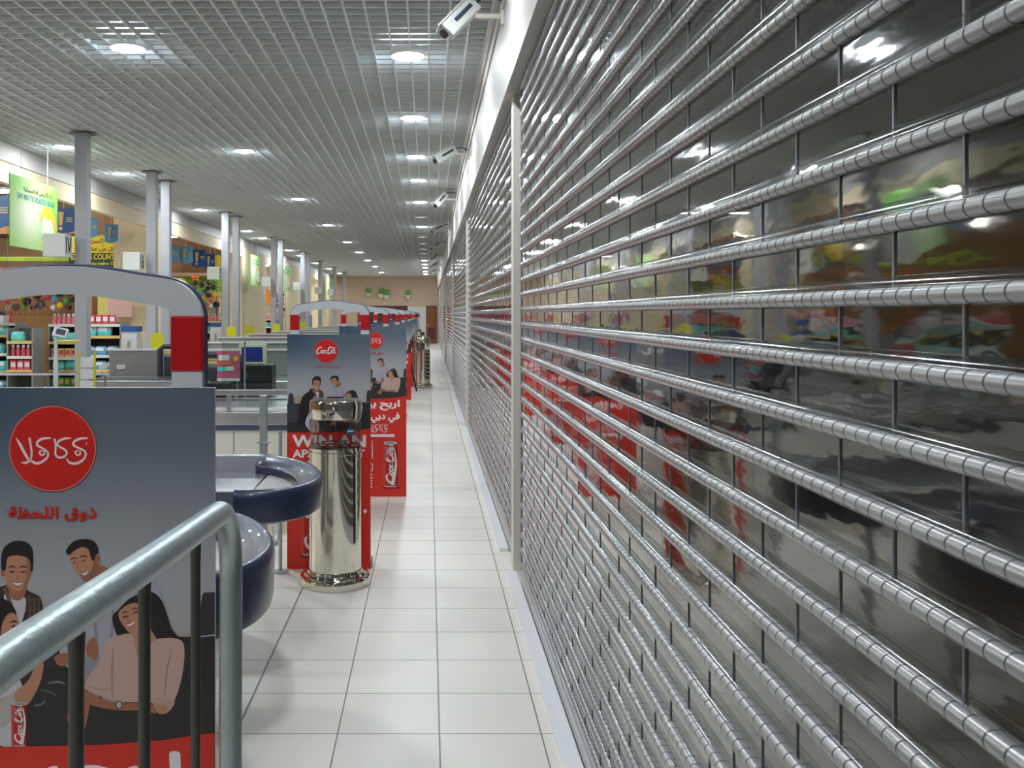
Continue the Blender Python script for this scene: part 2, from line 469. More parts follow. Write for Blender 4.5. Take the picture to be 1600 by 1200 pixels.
COLA = [  # latin script, box 0..100 x 0..40 (down)
    ([(24, 9), (21, 3), (13, 4), (5, 13), (2, 25), (6, 33), (14, 31), (22, 24)], [3, 5, 5, 6, 6, 5, 4, 2]),
    ([(30, 16), (25, 20), (24, 27), (28, 30), (32, 25), (31, 17), (36, 19)], [4, 4.5, 4.5, 4, 4, 3, 2]),
    ([(42, 18), (37, 18), (34, 25), (37, 31), (43, 27)], [4, 4, 4.5, 4, 3]),
    ([(51, 17), (46, 18), (44, 25), (46, 30), (51, 25), (53, 16), (51, 26), (54, 30)], [3, 4, 4.5, 4, 3, 4, 4, 3]),
    ([(55, 24), (60, 22)], [3.5, 3.5]),
    ([(79, 10), (77, 4), (69, 4), (61, 13), (59, 25), (63, 33), (71, 29), (75, 25)], [3, 5, 5, 6, 6, 5, 4, 2]),
    ([(58, 8), (66, 1), (78, 3), (88, 7), (97, 2)], [1, 4, 4, 4, 1]),
    ([(81, 16), (77, 20), (76, 27), (79, 30), (83, 25), (82, 17)], [4, 4.5, 4.5, 4, 4, 3]),
    ([(86, 28), (90, 14), (91, 5), (88, 5), (86, 17), (87, 28), (90, 30)], [3, 4, 3, 3, 4, 4, 2]),
    ([(98, 16), (93, 19), (91, 26), (94, 30), (98, 24), (100, 15), (99, 26), (102, 30)], [3, 4, 4.5, 4, 3, 4, 4, 2]),
]
SKIN = (196, 140, 108); SKIN2 = (168, 108, 80); HAIR = (32, 24, 24)
def c7(*p): return [(0.3167 * x + 141, 218 + 0.3167 * y) for x, y in p]
def p2(*p): return [((x / 8 - 8) * 3.65 + 2, (y / 8 - 7) * 3.65 + 20) for x, y in p]

def draw_can(a, cu, v0, v1, hw):
    h = v1 - v0
    a.ell(cu + hw * 0.15, v1 + h * 0.01, hw * 1.25, h * 0.035, (150, 26, 22))
    a.poly([(cu - hw, v0 + h * .05), (cu + hw, v0 + h * .05), (cu + hw, v1 - h * .04), (cu + hw * .7, v1), (cu - hw * .7, v1), (cu - hw, v1 - h * .04)], (196, 28, 28), False)
    a.poly([(cu + hw * .55, v0 + h * .06), (cu + hw, v0 + h * .06), (cu + hw, v1 - h * .05), (cu + hw * .75, v1 - h * .02)], (150, 18, 22), False)
    a.poly([(cu - hw, v0 + h * .06), (cu - hw * .6, v0 + h * .06), (cu - hw * .7, v1 - h * .02), (cu - hw, v1 - h * .04)], (222, 66, 60), False)
    a.poly([(cu - hw * .95, v0 + h * .055), (cu - hw * .8, v0 + h * .01), (cu, v0 - h * .01), (cu + hw * .8, v0 + h * .01), (cu + hw * .95, v0 + h * .055), (cu, v0 + h * .08)], (205, 205, 208), False)
    a.ell(cu, v0 + h * .035, hw * .7, h * .022, (140, 142, 148))
    a.poly([(cu - hw * .9, v1 - h * .03), (cu + hw * .9, v1 - h * .03), (cu + hw * .7, v1), (cu - hw * .7, v1)], (190, 188, 190), False)
    a.stroke([(cu + hw * .5, v0 + h * .12), (cu + hw * .75, v0 + h * .5), (cu + hw * .3, v1 - h * .05)], [1, hw * .28, hw * .5], (236, 230, 230))
    a.layer += 1
    sc = h * 0.0082
    for pts, wd in COLA:   # lettering runs up the can
        q = [(cu - hw * .55 + (y - 2) / 34 * hw * 1.05, v1 - h * .08 - x * sc) for x, y in pts]
        a.stroke(q, [x * sc * 0.95 for x in wd], (240, 232, 230), True, False)

def draw_art(eng):
    a = Art(); nx, ny = 8, 14
    def bg(u, v):
        t = min(max((v / 330), 0), 1); t = t * t * (3 - 2 * t); lf = 1 - min(u / 300, 1)
        top = (92 - 38 * lf, 104 - 26 * lf, 116 - 14 * lf); bot = (176, 176, 179)
        return s2l([top[i] * (1 - t) + bot[i] * t for i in range(3)])
    for i in range(nx):
        for j in range(ny):
            q = [(i * BW / nx, j * 600 / ny), ((i + 1) * BW / nx, j * 600 / ny), ((i + 1) * BW / nx, (j + 1) * 600 / ny), (i * BW / nx, (j + 1) * 600 / ny)]
            a.mb.quad(*[a.P(*p) for p in q], 0, [bg(*p) for p in q])
    # shelf band and dark seating
    a.poly([(24, 362), (210, 366), (210, 400), (24, 400)], (188, 168, 142), False)
    for i in range(9): a.poly([(30 + i * 13, 350 + (i * 7) % 9), (38 + i * 13, 350 + (i * 7) % 9), (38 + i * 13, 392), (30 + i * 13, 392)], (168, 142, 118), False)
    a.poly([(470, 385), (240, 372), (240, 396), (477, 396)], (176, 168, 152), False)
    a.poly([(0, 396), (477, 388), (477, 600), (0, 600)], (46, 46, 50), False)
    a.poly([(8, 352), (14, 338), (30, 338), (36, 352), (38, 400), (8, 400)], (52, 54, 62))
    a.poly([(0, 400), (60, 404), (70, 560), (0, 560)], (58, 62, 70), False)
    a.poly(c7((1000, 330), (1010, 322), (1066, 320), (1066, 535), (985, 538), (985, 420)), (54, 50, 52), False)
    for i in range(9):
        for j in range(4):
            a.poly(c7((925 + j * 34, 590 + i * 34), (947 + j * 34, 590 + i * 34), (947 + j * 34, 608 + i * 34), (925 + j * 34, 608 + i * 34)), (36, 36, 40), False)
    a.stroke(c7((985, 540), (1066, 530)), [2, 2], (180, 184, 190))
    # boy
    a.poly(c7((-30, 300), (10, 292), (40, 285), (120, 300), (150, 318), (198, 345), (213, 400), (208, 470), (190, 600), (196, 860), (110, 880), (-60, 860), (-60, 400)), (54, 44, 42))
    for i in range(6): a.stroke(c7((128 + i * 14, 330 + i * 5), (140 + i * 10, 440), (120 + i * 14, 600)), [2, 3, 2], (104, 84, 66) if i % 2 else (82, 44, 40))
    for i in range(5): a.stroke(c7((125, 360 + i * 50), (205, 350 + i * 50)), [2.4, 2.4], (96, 78, 64))
    a.poly(c7((30, 320), (60, 352), (122, 345), (128, 400), (108, 490), (100, 700), (50, 700), (20, 400)), (206, 206, 214))
    a.stroke(c7((22, 300), (60, 400), (72, 560)), [5, 6, 4], (122, 92, 74))
    a.poly(c7((38, 285), (45, 315), (50, 345), (85, 362), (118, 345), (132, 305), (125, 270)), SKIN2)
    a.poly(c7((22, 190), (30, 150), (60, 128), (100, 126), (138, 142), (156, 172), (158, 205), (152, 238), (136, 280), (108, 308), (85, 314), (58, 302), (34, 268), (24, 232)), SKIN)
    a.poly(c7((135, 150), (157, 175), (158, 205), (150, 240), (134, 282), (112, 304), (128, 250), (132, 200)), SKIN2)
    a.ell(*c7((17, 222))[0], 3.6, 6.5, SKIN2)
    a.poly(c7((8, 205), (8, 140), (24, 98), (60, 72), (100, 66), (140, 78), (162, 110), (166, 160), (162, 214), (152, 212), (150, 168), (128, 146), (88, 138), (52, 142), (36, 160), (30, 206), (18, 212)), HAIR)
    for x in (60, 116):
        a.stroke(c7((x - 17, 200), (x, 192), (x + 18, 199)), [1.2, 2.6, 1.2], (40, 26, 22))
        a.stroke(c7((x - 13, 215), (x, 221), (x + 14, 214)), [1.2, 2.6, 1.2], (34, 20, 18))
    a.stroke(c7((90, 215), (92, 240), (84, 250), (100, 251)), [1, 1.6, 1.8, 1], SKIN2)
    a.poly(c7((66, 268), (88, 272), (110, 266), (104, 282), (88, 288), (72, 280)), (238, 232, 228))
    a.stroke(c7((62, 266), (88, 272), (114, 264)), [0.8, 1.6, 0.8], (130, 60, 54)); a.stroke(c7((70, 283), (88, 292), (108, 284)), [0.8, 2, 0.8], (158, 84, 76))
    # man
    a.poly(c7((330, 350), (352, 298), (400, 272), (450, 268), (520, 215), (560, 198), (640, 205), (710, 240), (780, 300), (800, 400), (740, 620), (620, 860), (520, 860), (452, 720), (420, 640), (360, 700), (300, 640), (300, 500)), (176, 172, 184))
    a.stroke(c7((430, 300), (470, 480), (490, 700)), [3, 5, 3], (146, 140, 152)); a.stroke(c7((520, 240), (560, 400), (540, 640)), [2, 5, 2], (150, 146, 160))
    a.stroke(c7((350, 420), (400, 540), (440, 610)), [2, 4, 2], (150, 146, 160))
    a.poly(c7((270, 640), (300, 622), (345, 622), (350, 660), (320, 684), (285, 676)), SKIN2)
    a.poly(c7((440, 560), (470, 545), (490, 620), (470, 660), (440, 650), (425, 600)), SKIN2)
    a.poly(c7((425, 640), (470, 660), (520, 700), (480, 860), (420, 760)), (150, 150, 160))
    a.poly(c7((428, 262), (450, 272), (480, 262), (540, 214), (500, 190), (470, 200)), SKIN2)
    a.poly(c7((344, 140), (370, 112), (420, 96), (455, 118), (478, 150), (496, 175), (486, 215), (470, 262), (446, 270), (418, 262), (392, 234), (366, 205), (352, 176)), SKIN)
    a.poly(c7((394, 226), (420, 238), (450, 216), (466, 170), (490, 180), (486, 225), (470, 262), (446, 271), (418, 262)), (150, 104, 82))
    a.ell(*c7((482, 158))[0], 4, 8, SKIN2)
    a.poly(c7((328, 112), (345, 88), (372, 66), (420, 58), (460, 66), (482, 92), (488, 126), (474, 136), (464, 168), (448, 142), (438, 108), (404, 98), (368, 116), (348, 134), (332, 130)), HAIR)
    a.stroke(c7((352, 158), (368, 150), (384, 156)), [1.2, 2.2, 1], (40, 26, 22)); a.stroke(c7((394, 150), (416, 140), (434, 148)), [1.2, 2.4, 1.2], (40, 26, 22))
    a.stroke(c7((362, 178), (378, 172)), [1.6, 1.2], (40, 22, 18)); a.stroke(c7((404, 168), (424, 160)), [1.2, 2], (40, 22, 18))
    a.stroke(c7((388, 172), (386, 204), (402, 208)), [1, 1.8, 1.4], SKIN2)
    a.poly(c7((400, 226), (416, 224), (434, 210), (430, 226), (416, 236)), (238, 232, 228)); a.stroke(c7((398, 226), (416, 223), (436, 208)), [0.8, 1.4, 0.8], (120, 60, 54))
    # table
    a.poly(c7((-460, 900), (100, 880), (200, 710), (330, 700), (360, 830), (560, 860), (870, 880), (900, 560), (1070, 540), (1070, 1050), (-460, 1120)), (46, 42, 42), False)
    a.stroke(c7((240, 768), (290, 762), (325, 772)), [1.5, 4, 1.5], (122, 122, 126)); a.stroke(c7((200, 800), (250, 812), (280, 830)), [2, 4, 2], (78, 84, 98)); a.stroke(c7((170, 880), (210, 870), (225, 850)), [2, 3, 2], (100, 112, 128))
    # girl with her back turned
    a.poly(p2((330, 1010), (380, 985), (430, 1000), (450, 1060), (450, 1200), (420, 1236), (370, 1236), (320, 1190), (288, 1120)), (204, 202, 212))
    a.poly(c7((-60, 870), (40, 830), (105, 800), (100, 880), (30, 980), (-60, 1010)), (188, 178, 176))
    a.poly(p2((420, 1060), (470, 1010), (500, 940), (520, 960), (500, 1040), (450, 1110)), SKIN)
    a.poly(p2((395, 880), (430, 860), (450, 930), (430, 990), (390, 990)), SKIN2)
    a.poly(c7((-40, 470), (-20, 385), (30, 372), (66, 395), (88, 440), (96, 480), (92, 520), (70, 545), (30, 560), (-30, 560)), SKIN)
    a.stroke(c7((52, 470), (74, 462), (88, 468)), [1.5, 3, 1.5], (52, 30, 28)); a.stroke(c7((60, 490), (78, 484)), [2, 3], (48, 24, 22)); a.stroke(c7((80, 532), (66, 540)), [2, 2.4], (150, 60, 56))
    a.poly(c7((-230, 700), (-200, 520), (-160, 430), (-100, 372), (-30, 345), (30, 355), (70, 392), (84, 430), (60, 420), (30, 440), (10, 490), (0, 560), (-30, 620), (-80, 720), (-110, 820), (-150, 960), (-230, 980), (-260, 880)), HAIR)
    # woman
    a.poly(c7((556, 445), (590, 400), (640, 352), (700, 325), (760, 322), (800, 362), (826, 430), (850, 500), (886, 545), (905, 560), (840, 590), (740, 560), (640, 540), (600, 532), (578, 528)), HAIR)
    a.poly(c7((652, 510), (720, 470), (756, 520), (775, 560), (740, 610), (690, 668), (668, 610)), SKIN)
    a.poly(c7((588, 420), (620, 388), (668, 372), (706, 392), (722, 440), (706, 496), (676, 528), (648, 526), (616, 492), (594, 456)), SKIN)
    a.poly(c7((700, 385), (722, 440), (706, 496), (680, 526), (700, 470), (700, 430)), SKIN2)
    a.poly(c7((536, 556), (580, 535), (650, 527), (672, 600), (690, 666), (720, 610), (765, 556), (830, 545), (880, 550), (906, 572), (912, 640), (898, 740), (872, 830), (830, 900), (780, 905), (745, 862), (640, 862), (560, 850), (490, 826), (418, 792), (440, 735), (480, 680), (510, 620)), (206, 170, 160))
    a.stroke(c7((560, 590), (556, 700), (556, 840)), [1, 3, 1.5], (170, 130, 122)); a.stroke(c7((850, 600), (826, 700), (812, 840)), [1, 2.5, 1], (166, 126, 118))
    a.stroke(c7((690, 670), (690, 760), (688, 850)), [2, 1.5, 1], (168, 128, 120)); a.stroke(c7((430, 780), (500, 800), (560, 790)), [1, 2, 1], (176, 136, 128))
    a.poly(c7((418, 800), (440, 812), (500, 842), (580, 862), (680, 866), (750, 872), (790, 898), (770, 916), (700, 902), (600, 902), (500, 888), (430, 862)), SKIN2)
    a.poly(c7((750, 845), (800, 840), (862, 850), (850, 890), (815, 918), (780, 905)), (198, 160, 150))
    a.poly(c7((770, 880), (800, 872), (830, 884), (815, 916), (784, 916)), SKIN)
    a.poly(c7((420, 812), (446, 850), (436, 930), (420, 988), (396, 940), (346, 968), (334, 930), (352, 890), (386, 860)), SKIN2)
    a.ell(*c7((590, 874))[0], 5.4, 6.4, (50, 44, 40)); a.ell(*c7((590, 874))[0], 3.8, 4.8, (214, 206, 190)); a.stroke(c7((590, 868), (590, 875), (598, 878)), [0.7, 0.7], (60, 50, 44))
    for x, y in ((618, 420), (668, 402)): a.stroke(c7((x - 16, y + 4), (x, y - 4), (x + 16, y - 2)), [1, 2, 1], (44, 26, 22))
    a.stroke(c7((608, 444), (622, 438), (634, 440)), [1.4, 2.4, 1], (40, 20, 18)); a.stroke(c7((658, 424), (674, 416), (688, 420)), [1.4, 2.4, 1], (40, 20, 18))
    a.stroke(c7((638, 430), (630, 458), (646, 462)), [0.8, 1.6, 1.2], SKIN2)
    a.poly(c7((626, 478), (646, 474), (664, 458), (662, 474), (646, 486), (634, 486)), (242, 236, 232)); a.stroke(c7((624, 478), (646, 472), (666, 456)), [0.8, 1.4, 0.8], (176, 54, 56)); a.stroke(c7((632, 488), (648, 488), (664, 474)), [0.8, 1.8, 0.8], (186, 70, 70))
    draw_can(a, *c7((97, 0))[0][:1], 218 + .3167 * 862, 218 + .3167 * 1080, 12)
    # emblem
    a.ell(224, 95, 68, 67, (226, 120, 110), 48); a.ell(224, 95, 66, 65, (214, 30, 26), 48)
    a.layer += 1
    if eng:
        for pts, wd in COLA: a.stroke([(224 - 56 + x * 1.1 + (20 - y) * .18, 70 + y * 1.25) for x, y in pts], [q * 1.25 for q in wd], (246, 238, 236), True, False)
        a.text('TASTE THE FEELING', 148, 178, 302, 191, (214, 76, 96), 0.02)
    else:
        for pts, wd in ROUND_AR: a.stroke([(x / 4 + 141, y / 4 - 22) for x, y in pts], [q / 3.4 for q in wd], (240, 232, 232), True, False)
        a.text(arabic('ذوق اللحظة'), 156, 186, 292, 208, (206, 34, 30), 0.07)
        a.text('TM', 150, 190, 155, 193, (206, 34, 30), 0.01)
    # red field
    a.poly([(0, 562), (160, 560), (300, 557), (400, 549), (477, 538), (477, 1340), (0, 1340)], (222, 44, 30), False)
    W = (246, 240, 238)
    if eng:
        a.text('WIN AN', 34, 578, 446, 642, W, 0.10)
        a.text('APARTMENT', 34, 660, 440, 702, W, 0.10)
        a.text('IN DUBAI', 120, 722, 352, 752, W, 0.10)
        draw_can(a, 134, 880, 1264, 56)
        for i in range(6): a.poly([(250, 840 + i * 22), (250 + 150 - (i * 37) % 60, 840 + i * 22), (400 - (i * 37) % 60, 848 + i * 22), (250, 848 + i * 22)], (236, 170, 160), False)
        a.ell(446, 1010, 9, 12, W)
    else:
        a.text(arabic('اربح بيت'), 60, 570, 421, 650, W, 0.07)
        a.text(arabic('في دبي'), 196, 672, 421, 750, W, 0.07)
        a.layer += 1
        for pts, wd in ROUND_AR: a.stroke([(180 + (x - 100) * .33, 765 + (y - 400) * .38) for x, y in pts], [q * .42 for q in wd], W, True, False)
        a.poly([(60, 842), (382, 842), (382, 864), (60, 864)], W, False)
        draw_can(a, 350, 900, 1264, 58)
        a.stroke([(204, 890), (206, 1000), (206, 1040)], [4, 8, 3], W); a.stroke([(196, 1080), (206, 1082), (206, 1130), (196, 1134)], [7, 7], W)
        for i in range(5): a.poly([(186, 1160 + i * 24), (206, 1160 + i * 24), (206, 1172 + i * 24), (186, 1172 + i * 24)], W, False)
    return a.mb

ART = {True: draw_art(True), False: draw_art(False)}
ART_ME = {}
def poster(xr, y, eng, label, group=None):
    t = thing('advertising_board', label, 'poster board', (xr - BW * U, y, 0), group)
    b = MB(); b.box(0, BW * U, 0, 0.007, 0.0, BH * U); bo = b.build('board', M['white'], t)
    if eng not in ART_ME: ART_ME[eng] = ART[eng].mesh('printed_picture', M['print'])
    o = bpy.data.objects.new('printed_picture', ART_ME[eng]); C.objects.link(o); o.parent = t
    return t

# ------------------------------------------------------------------ the room
CZ = 3.8; YE = 54.0; YS = -3.5
struct(MB().box(-5.3, 0.62, YS, YE, -0.1, 0).build('floor', M['floor']))
struct(MB().box(-16, -5.3, YS, YE, -0.1, 0).build('floor_shop', M['floor']))
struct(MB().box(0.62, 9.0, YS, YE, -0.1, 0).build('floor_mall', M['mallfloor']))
struct(MB().box(-0.7645, -0.7555, YS, 30, 0.0, 0.0012).build('trim_1', mat('dark_expansion_joint', (128, 130, 142), 0.5)))
# open-cell ceiling
b = MB()
x = -5.25
while x < 0.48:
    b.box(x - 0.007, x + 0.007, YS, YE, CZ, CZ + 0.035); x += 0.15
y = YS
while y < YE:
    b.box(-5.28, 0.48, y - 0.006, y + 0.006, CZ + 0.002, CZ + 0.035); y += 0.15
ceil = struct(b.build('ceiling', M['grid']))
struct(MB().box(-5.3, 0.62, YS, YE, CZ + 0.14, CZ + 0.2).build('ceiling_plenum', M['plenum']))
# left fascia, shop ceiling
struct(MB().box(-5.42, -5.28, YS, YE, 3.56, CZ + 0.14).build('trim_2', M['hdr']))
struct(MB().box(-5.40, -5.30, YS, YE, 3.30, 3.56).build('trim_3', M['cream']))
struct(MB().box(-16, -5.42, YS, YE, 4.5, 4.6).build('ceiling_shop', mat('shop_ceiling_brown', (92, 74, 54), 0.8, var=0.2, vscale=0.6)))
struct(MB().box(-16.1, -16, YS, YE, 0, 4.5).build('wall_left', mat('shop_back_wall', (150, 118, 76), 0.7, var=0.25, vscale=0.7)))
for i, (a, c) in enumerate(((18.0, 19.45), (27.0, 31.0), (35.5, 43.0), (46.5, 52.0))):
    struct(MB().box(-5.95, -5.29, a, c, 0, 3.56).build('wall_pier_%d' % (i + 1), M['cream']))
# end and back walls
struct(MB().box(-16, 9, YE, YE + 0.1, 0, 4.6).build('wall_end', M['beige']))
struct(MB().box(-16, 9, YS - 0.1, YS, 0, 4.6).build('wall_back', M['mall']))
struct(MB().box(-4.0, -1.2, YE - 0.06, YE, 0, 2.12).build('trim_4', M['maroon']))
struct(MB().box(-1.18, -0.16, YE - 0.05, YE, 0, 2.08).build('trim_5', M['white']))
d = MB(); d.box(-0.15, 0.44, YE - 0.09, YE, 0, 2.12, 0); d.box(-0.11, 0.40, YE - 0.12, YE - 0.09, 0.02, 2.07, 1); d.box(-0.05, 0.34, YE - 0.13, YE - 0.12, 0.2, 0.9, 0); d.box(-0.05, 0.34, YE - 0.13, YE - 0.12, 1.1, 1.95, 1)
door = struct(d.build('door_1', [M['maroon'], M['wood']]))
MB().box(-0.07, -0.04, YE - 0.17, YE - 0.13, 0.95, 1.1).build('door_handle', M['steel'], door)
# header over the shutters
hd = MB(); hd.box(0.49, 0.74, YS, YE, 3.065, CZ + 0.14); hd.box(0.455, 0.49, YS, YE, CZ - 0.09, CZ + 0.02); hd.box(0.475, 0.49, YS, YE, CZ - 0.17, CZ - 0.09)
struct(hd.build('wall_header', M['hdr']))
# mall beyond the shutters
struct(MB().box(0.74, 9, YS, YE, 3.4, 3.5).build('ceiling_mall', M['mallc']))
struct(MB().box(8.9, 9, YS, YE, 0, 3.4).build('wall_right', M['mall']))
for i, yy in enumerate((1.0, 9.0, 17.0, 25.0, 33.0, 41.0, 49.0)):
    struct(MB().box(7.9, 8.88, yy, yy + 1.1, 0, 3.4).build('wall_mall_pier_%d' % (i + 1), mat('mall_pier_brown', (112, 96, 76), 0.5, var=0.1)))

# ------------------------------------------------------------------ roller shutters
PITCH = 0.0905; NT = 34
posts = [(6.12, 6.26), (13.75, 13.9), (22.1, 22.25), (31.2, 31.35), (40.2, 40.35), (49.0, 49.15)]
bays = [(-1.0, 5.8)] + [(posts[i][1] + 0.02, posts[i + 1][0] - 0.2) for i in range(5)] + [(49.2, YE)]
zs = [z for z in [1.672 + PITCH * k for k in range(-18, 17)] if 0.11 < z < 3.1]
bayname = ['nearest', 'second', 'third', 'fourth', 'fifth', 'sixth', 'last and smallest']
for bi, (y0, y1) in enumerate(bays):
    t = thing('roller_shutter', '%s roller shutter bay from the camera, grey tubes and clear panels' % bayname[bi], 'roller shutter', (0.57, y0, 0), 'see-through roller shutters along the right side')
    L = y1 - y0
    tb = MB(); seg = 14 if bi == 0 else 8
    tb.tube([(0, 0, 0), (0, L, 0)], 0.0112, seg)
    if bi < 2:   # joints between the sleeves
        yy = 0.018
        while yy < L - 0.01:
            tb.tube([(0, yy - 0.0012, 0), (0, yy + 0.0012, 0)], 0.0117, seg, 1); yy += 0.036 if bi == 0 else 0.072
    if bi < 2: tb.tube([(0, 0, 0.006), (0, L, 0.006)], 0.0172, seg + 2, 2, True, False, 1.1)
    tm = tb.mesh('tube', [M['alu'], M['joint'], M['sleeve']])
    pms = []
    for par in (0, 1):
        pb = MB(); yy = 1.02 - y0 - 0.31 * 20 + par * 0.155
        pb.box(0.004, 0.007, 0, L, 0.008, PITCH - 0.008, 0)
        if bi < 3:
            while yy < L - 0.02:
                if yy > 0.02: pb.box(0.0018, 0.0075, yy - 0.0022, yy + 0.0022, 0.008, PITCH - 0.008, 1)
                yy += 0.31
        pms.append(pb.mesh('clear_panel', [M['panel'], M['seam']]))
    for k, z in enumerate(zs):
        o = bpy.data.objects.new('tube', tm); C.objects.link(o); o.parent = t; o.location = (0, 0, z)
        o = bpy.data.objects.new('clear_panel', pms[k % 2]); C.objects.link(o); o.parent = t; o.location = (0, 0, z)
    # clear sleeves' catches under each near tube
    rb = MB(); rb.box(-0.006, 0.012, 0, L, 0.025, zs[0] - 0.012, 0); rb.box(-0.010, 0.014, 0, L, 0.028, 0.045, 0); rb.box(-0.012, 0.014, 0, L, 0.082, 0.092, 0)
    rb.build('bottom_rail', M['alu'], t)
    ye = y1 + (0.24 if bi == 0 else 0.15)
    bb = MB(); bb.box(-0.081, -0.014, 0 if bi == 0 else 0.36, min(ye, YE) - y0, 0.0, 0.024)
    bb.build('bottom_bar', M['barw'], t, 0.003)
    MB().box(0.012, 0.05, 0, 0.03, 0.025, 3.1).build('side_guide', M['joint'], t)
    MB().box(0.012, 0.075, L - 0.0, L + (0.24 if bi < 6 else 0), 0.0, 3.2).build('side_guide', M['black'], t) if bi < 6 else None
for i, (a, c) in enumerate(posts):
    p = MB(); p.box(0.542, 0.594, a, c, 0, 3.2); p.box(0.552, 0.66, a + 0.02, c + 0.1, 0, 3.2)
    o = struct(p.build('trim_post_%d' % (i + 1), M['postw'], None, 0.002))

# ------------------------------------------------------------------ downlights
hc = CZ - 1.65
lampm = MB(); lampm.lathe([(0.0, -0.02), (0.04, -0.019), (0.08, -0.015), (0.105, -0.008), (0.116, 0.0), (0.116, 0.004)], seg=28, cap=False)
lamp_me = lampm.mesh('diffuser', M['lamp'])
lampoff_me = lampm.mesh('diffuser', M['lampoff'])
rg = MB(); rg.lathe([(0.116, 0.06), (0.116, -0.002), (0.14, -0.008), (0.146, 0.0), (0.146, 0.06)], seg=28, cap=False)
ring_me = rg.mesh('trim_ring', M['white'])
def downlight(x, y, on, label):
    t = thing('ceiling_downlight', label, 'ceiling light', (x, y, CZ), 'round downlights in the grid ceiling')
    a = bpy.data.objects.new('trim_ring', ring_me); C.objects.link(a); a.parent = t
    a = bpy.data.objects.new('diffuser', lamp_me if on else lampoff_me); C.objects.link(a); a.parent = t; a.location = (0, 0, 0.004)
rows = [('beside the shutters', -0.175, [(0.0, 1), (2.7, 1), (5.33, 1), (7.93, 1), (10.43, 1), (13.0, 1), (15.3, 1), (18.3, 1), (21.1, 0), (23.4, 1), (26.5, 0), (29.0, 0), (31.4, 0), (33.7, 0), (38.1, 1), (41.0, 1), (44.0, 1), (48.0, 1), (51, 1)]),
        ('over the checkouts', -2.43, [(-1.5, 1), (2.7, 1), (7.7, 1), (12.56, 1), (17.8, 1), (23.0, 1), (28.4, 1), (33.1, 1), (38, 1), (43, 1), (49, 1)]),
        ('along the shop side', -4.69, [(4.8, 1), (8.4, 1), (12.25, 1), (14.56, 1), (19.65, 1), (24.6, 1), (26.9, 1), (32.0, 1), (34.8, 1), (40, 1), (45, 1), (50, 1)])]
for nm, x, L in rows:
    vis = [y for y, _ in L if y > 6]
    for y, on in L:
        if y > 6: lb = '%s round downlight from the camera, %s, row %s' % (ordinal(vis.index(y)), 'lit' if on else 'unlit', nm)
        else: lb = 'round downlight %s, row %s' % ('behind the camera' if y < 1 else 'almost straight overhead' if y < 4 else 'one step ahead overhead', nm)
        downlight(x, y, on, lb)
# fluorescent strips in the shop
k = 0
for yy in (2, 8, 14, 19.0, 24, 30, 36, 42, 48):
    for xx in (-12.2, -8.6):
        t = thing('fluorescent_light', '%s shop fluorescent strip, %s row' % (ordinal([2, 8, 14, 19.0, 24, 30, 36, 42, 48].index(yy)), 'far' if xx < -10 else 'near'), 'strip light', (xx, yy, 4.1), 'fluorescent strips inside the shop')
        MB().box(-0.75, 0.75, -0.08, 0.08, 0.03, 0.08).build('housing', M['white'], t)
        MB().tube([(-0.72, 0, 0), (0.72, 0, 0)], 0.035, 8).build('lamp_tube', M['strip'], t)
        MB().box(-0.005, 0.005, -0.005, 0.005, 0.08, 0.4).build('hanger', M['steel'], t)
for yy in (4, 16, 28, 40):  # added lamps that brighten the mall seen through the shutters
    t = thing('fluorescent_light', 'added dim mall light beyond the shutters, %s from camera' % ordinal((4, 16, 28, 40).index(yy)), 'strip light', (4.8, yy, 3.37), 'added dim lights in the closed mall')
    MB().box(-0.6, 0.6, -0.08, 0.08, -0.02, 0.03).build('housing', M['white'], t)
    MB().box(-0.55, 0.55, -0.06, 0.06, -0.03, -0.02).build('lamp_tube', M['stripadded'], t)

# ------------------------------------------------------------------ cameras on the header
def cctv(y, z, yaw, pitch, label):
    t = thing('security_camera', label, 'security camera', (0.49, y, z), 'security cameras on the header')
    br = MB(); br.box(-0.02, 0, -0.04, 0.04, -0.06, 0.06); br.tube([(-0.02, 0, 0), (-0.16, 0, 0.0), (-0.22, 0, 0.012)], 0.019, 10)
    br.build('bracket', M['postw'], t)
    f = Vector(yaw).normalized(); yy_ = -f
    zz_ = (Vector((0, -1, 0)) - f * f.dot(Vector((0, -1, 0)))).normalized(); xx_ = yy_.cross(zz_)
    rot = Matrix((xx_, yy_, zz_)).transposed().to_4x4()
    def place(o):
        o.matrix_local = Matrix.Translation((-0.285, 0, -0.01)) @ rot
        return o
    h = place(MB().box(-0.05, 0.06, -0.14, 0.14, -0.05, 0.05).build('housing', M['signw'], t, 0.01))
    place(MB().box(-0.06, -0.05, -0.165, 0.13, -0.056, 0.056).build('sun_hood', M['white'], t))
    MB().box(-0.014, 0.014, -0.06, 0.10, 0.050, 0.052).build('label', M['band'], h)
    MB().tube([(0, -0.15, 0), (0, -0.172, 0)], 0.03, 14).build('lens', M['black'], h)
    MB().tube([(0.0, 0.15, 0), (0.02, 0.22, 0.01), (0.12, 0.26, 0.06), (0.2, 0.24, 0.11)], 0.008, 6).build('cable', M['dark'], h)
for i, (y, yaw, pit) in enumerate(((6.24, (-.66, -.2, -.72), 0), (11.6, (-.8, -.2, -.5), 0), (16.2, (-.6, -.4, -.7), 0), (21.5, (-.8, -.1, -.45), 0), (26.8, (-.8, -.2, -.6), 0), (32.0, (-.7, -.3, -.6), 0), (37.4, (-.8, -.2, -.5), 0), (43.0, (-.8, -.2, -.5), 0))):
    cctv(y, 3.60, yaw, pit, '%s security camera above the shutters, counting from the near end' % ordinal(i))

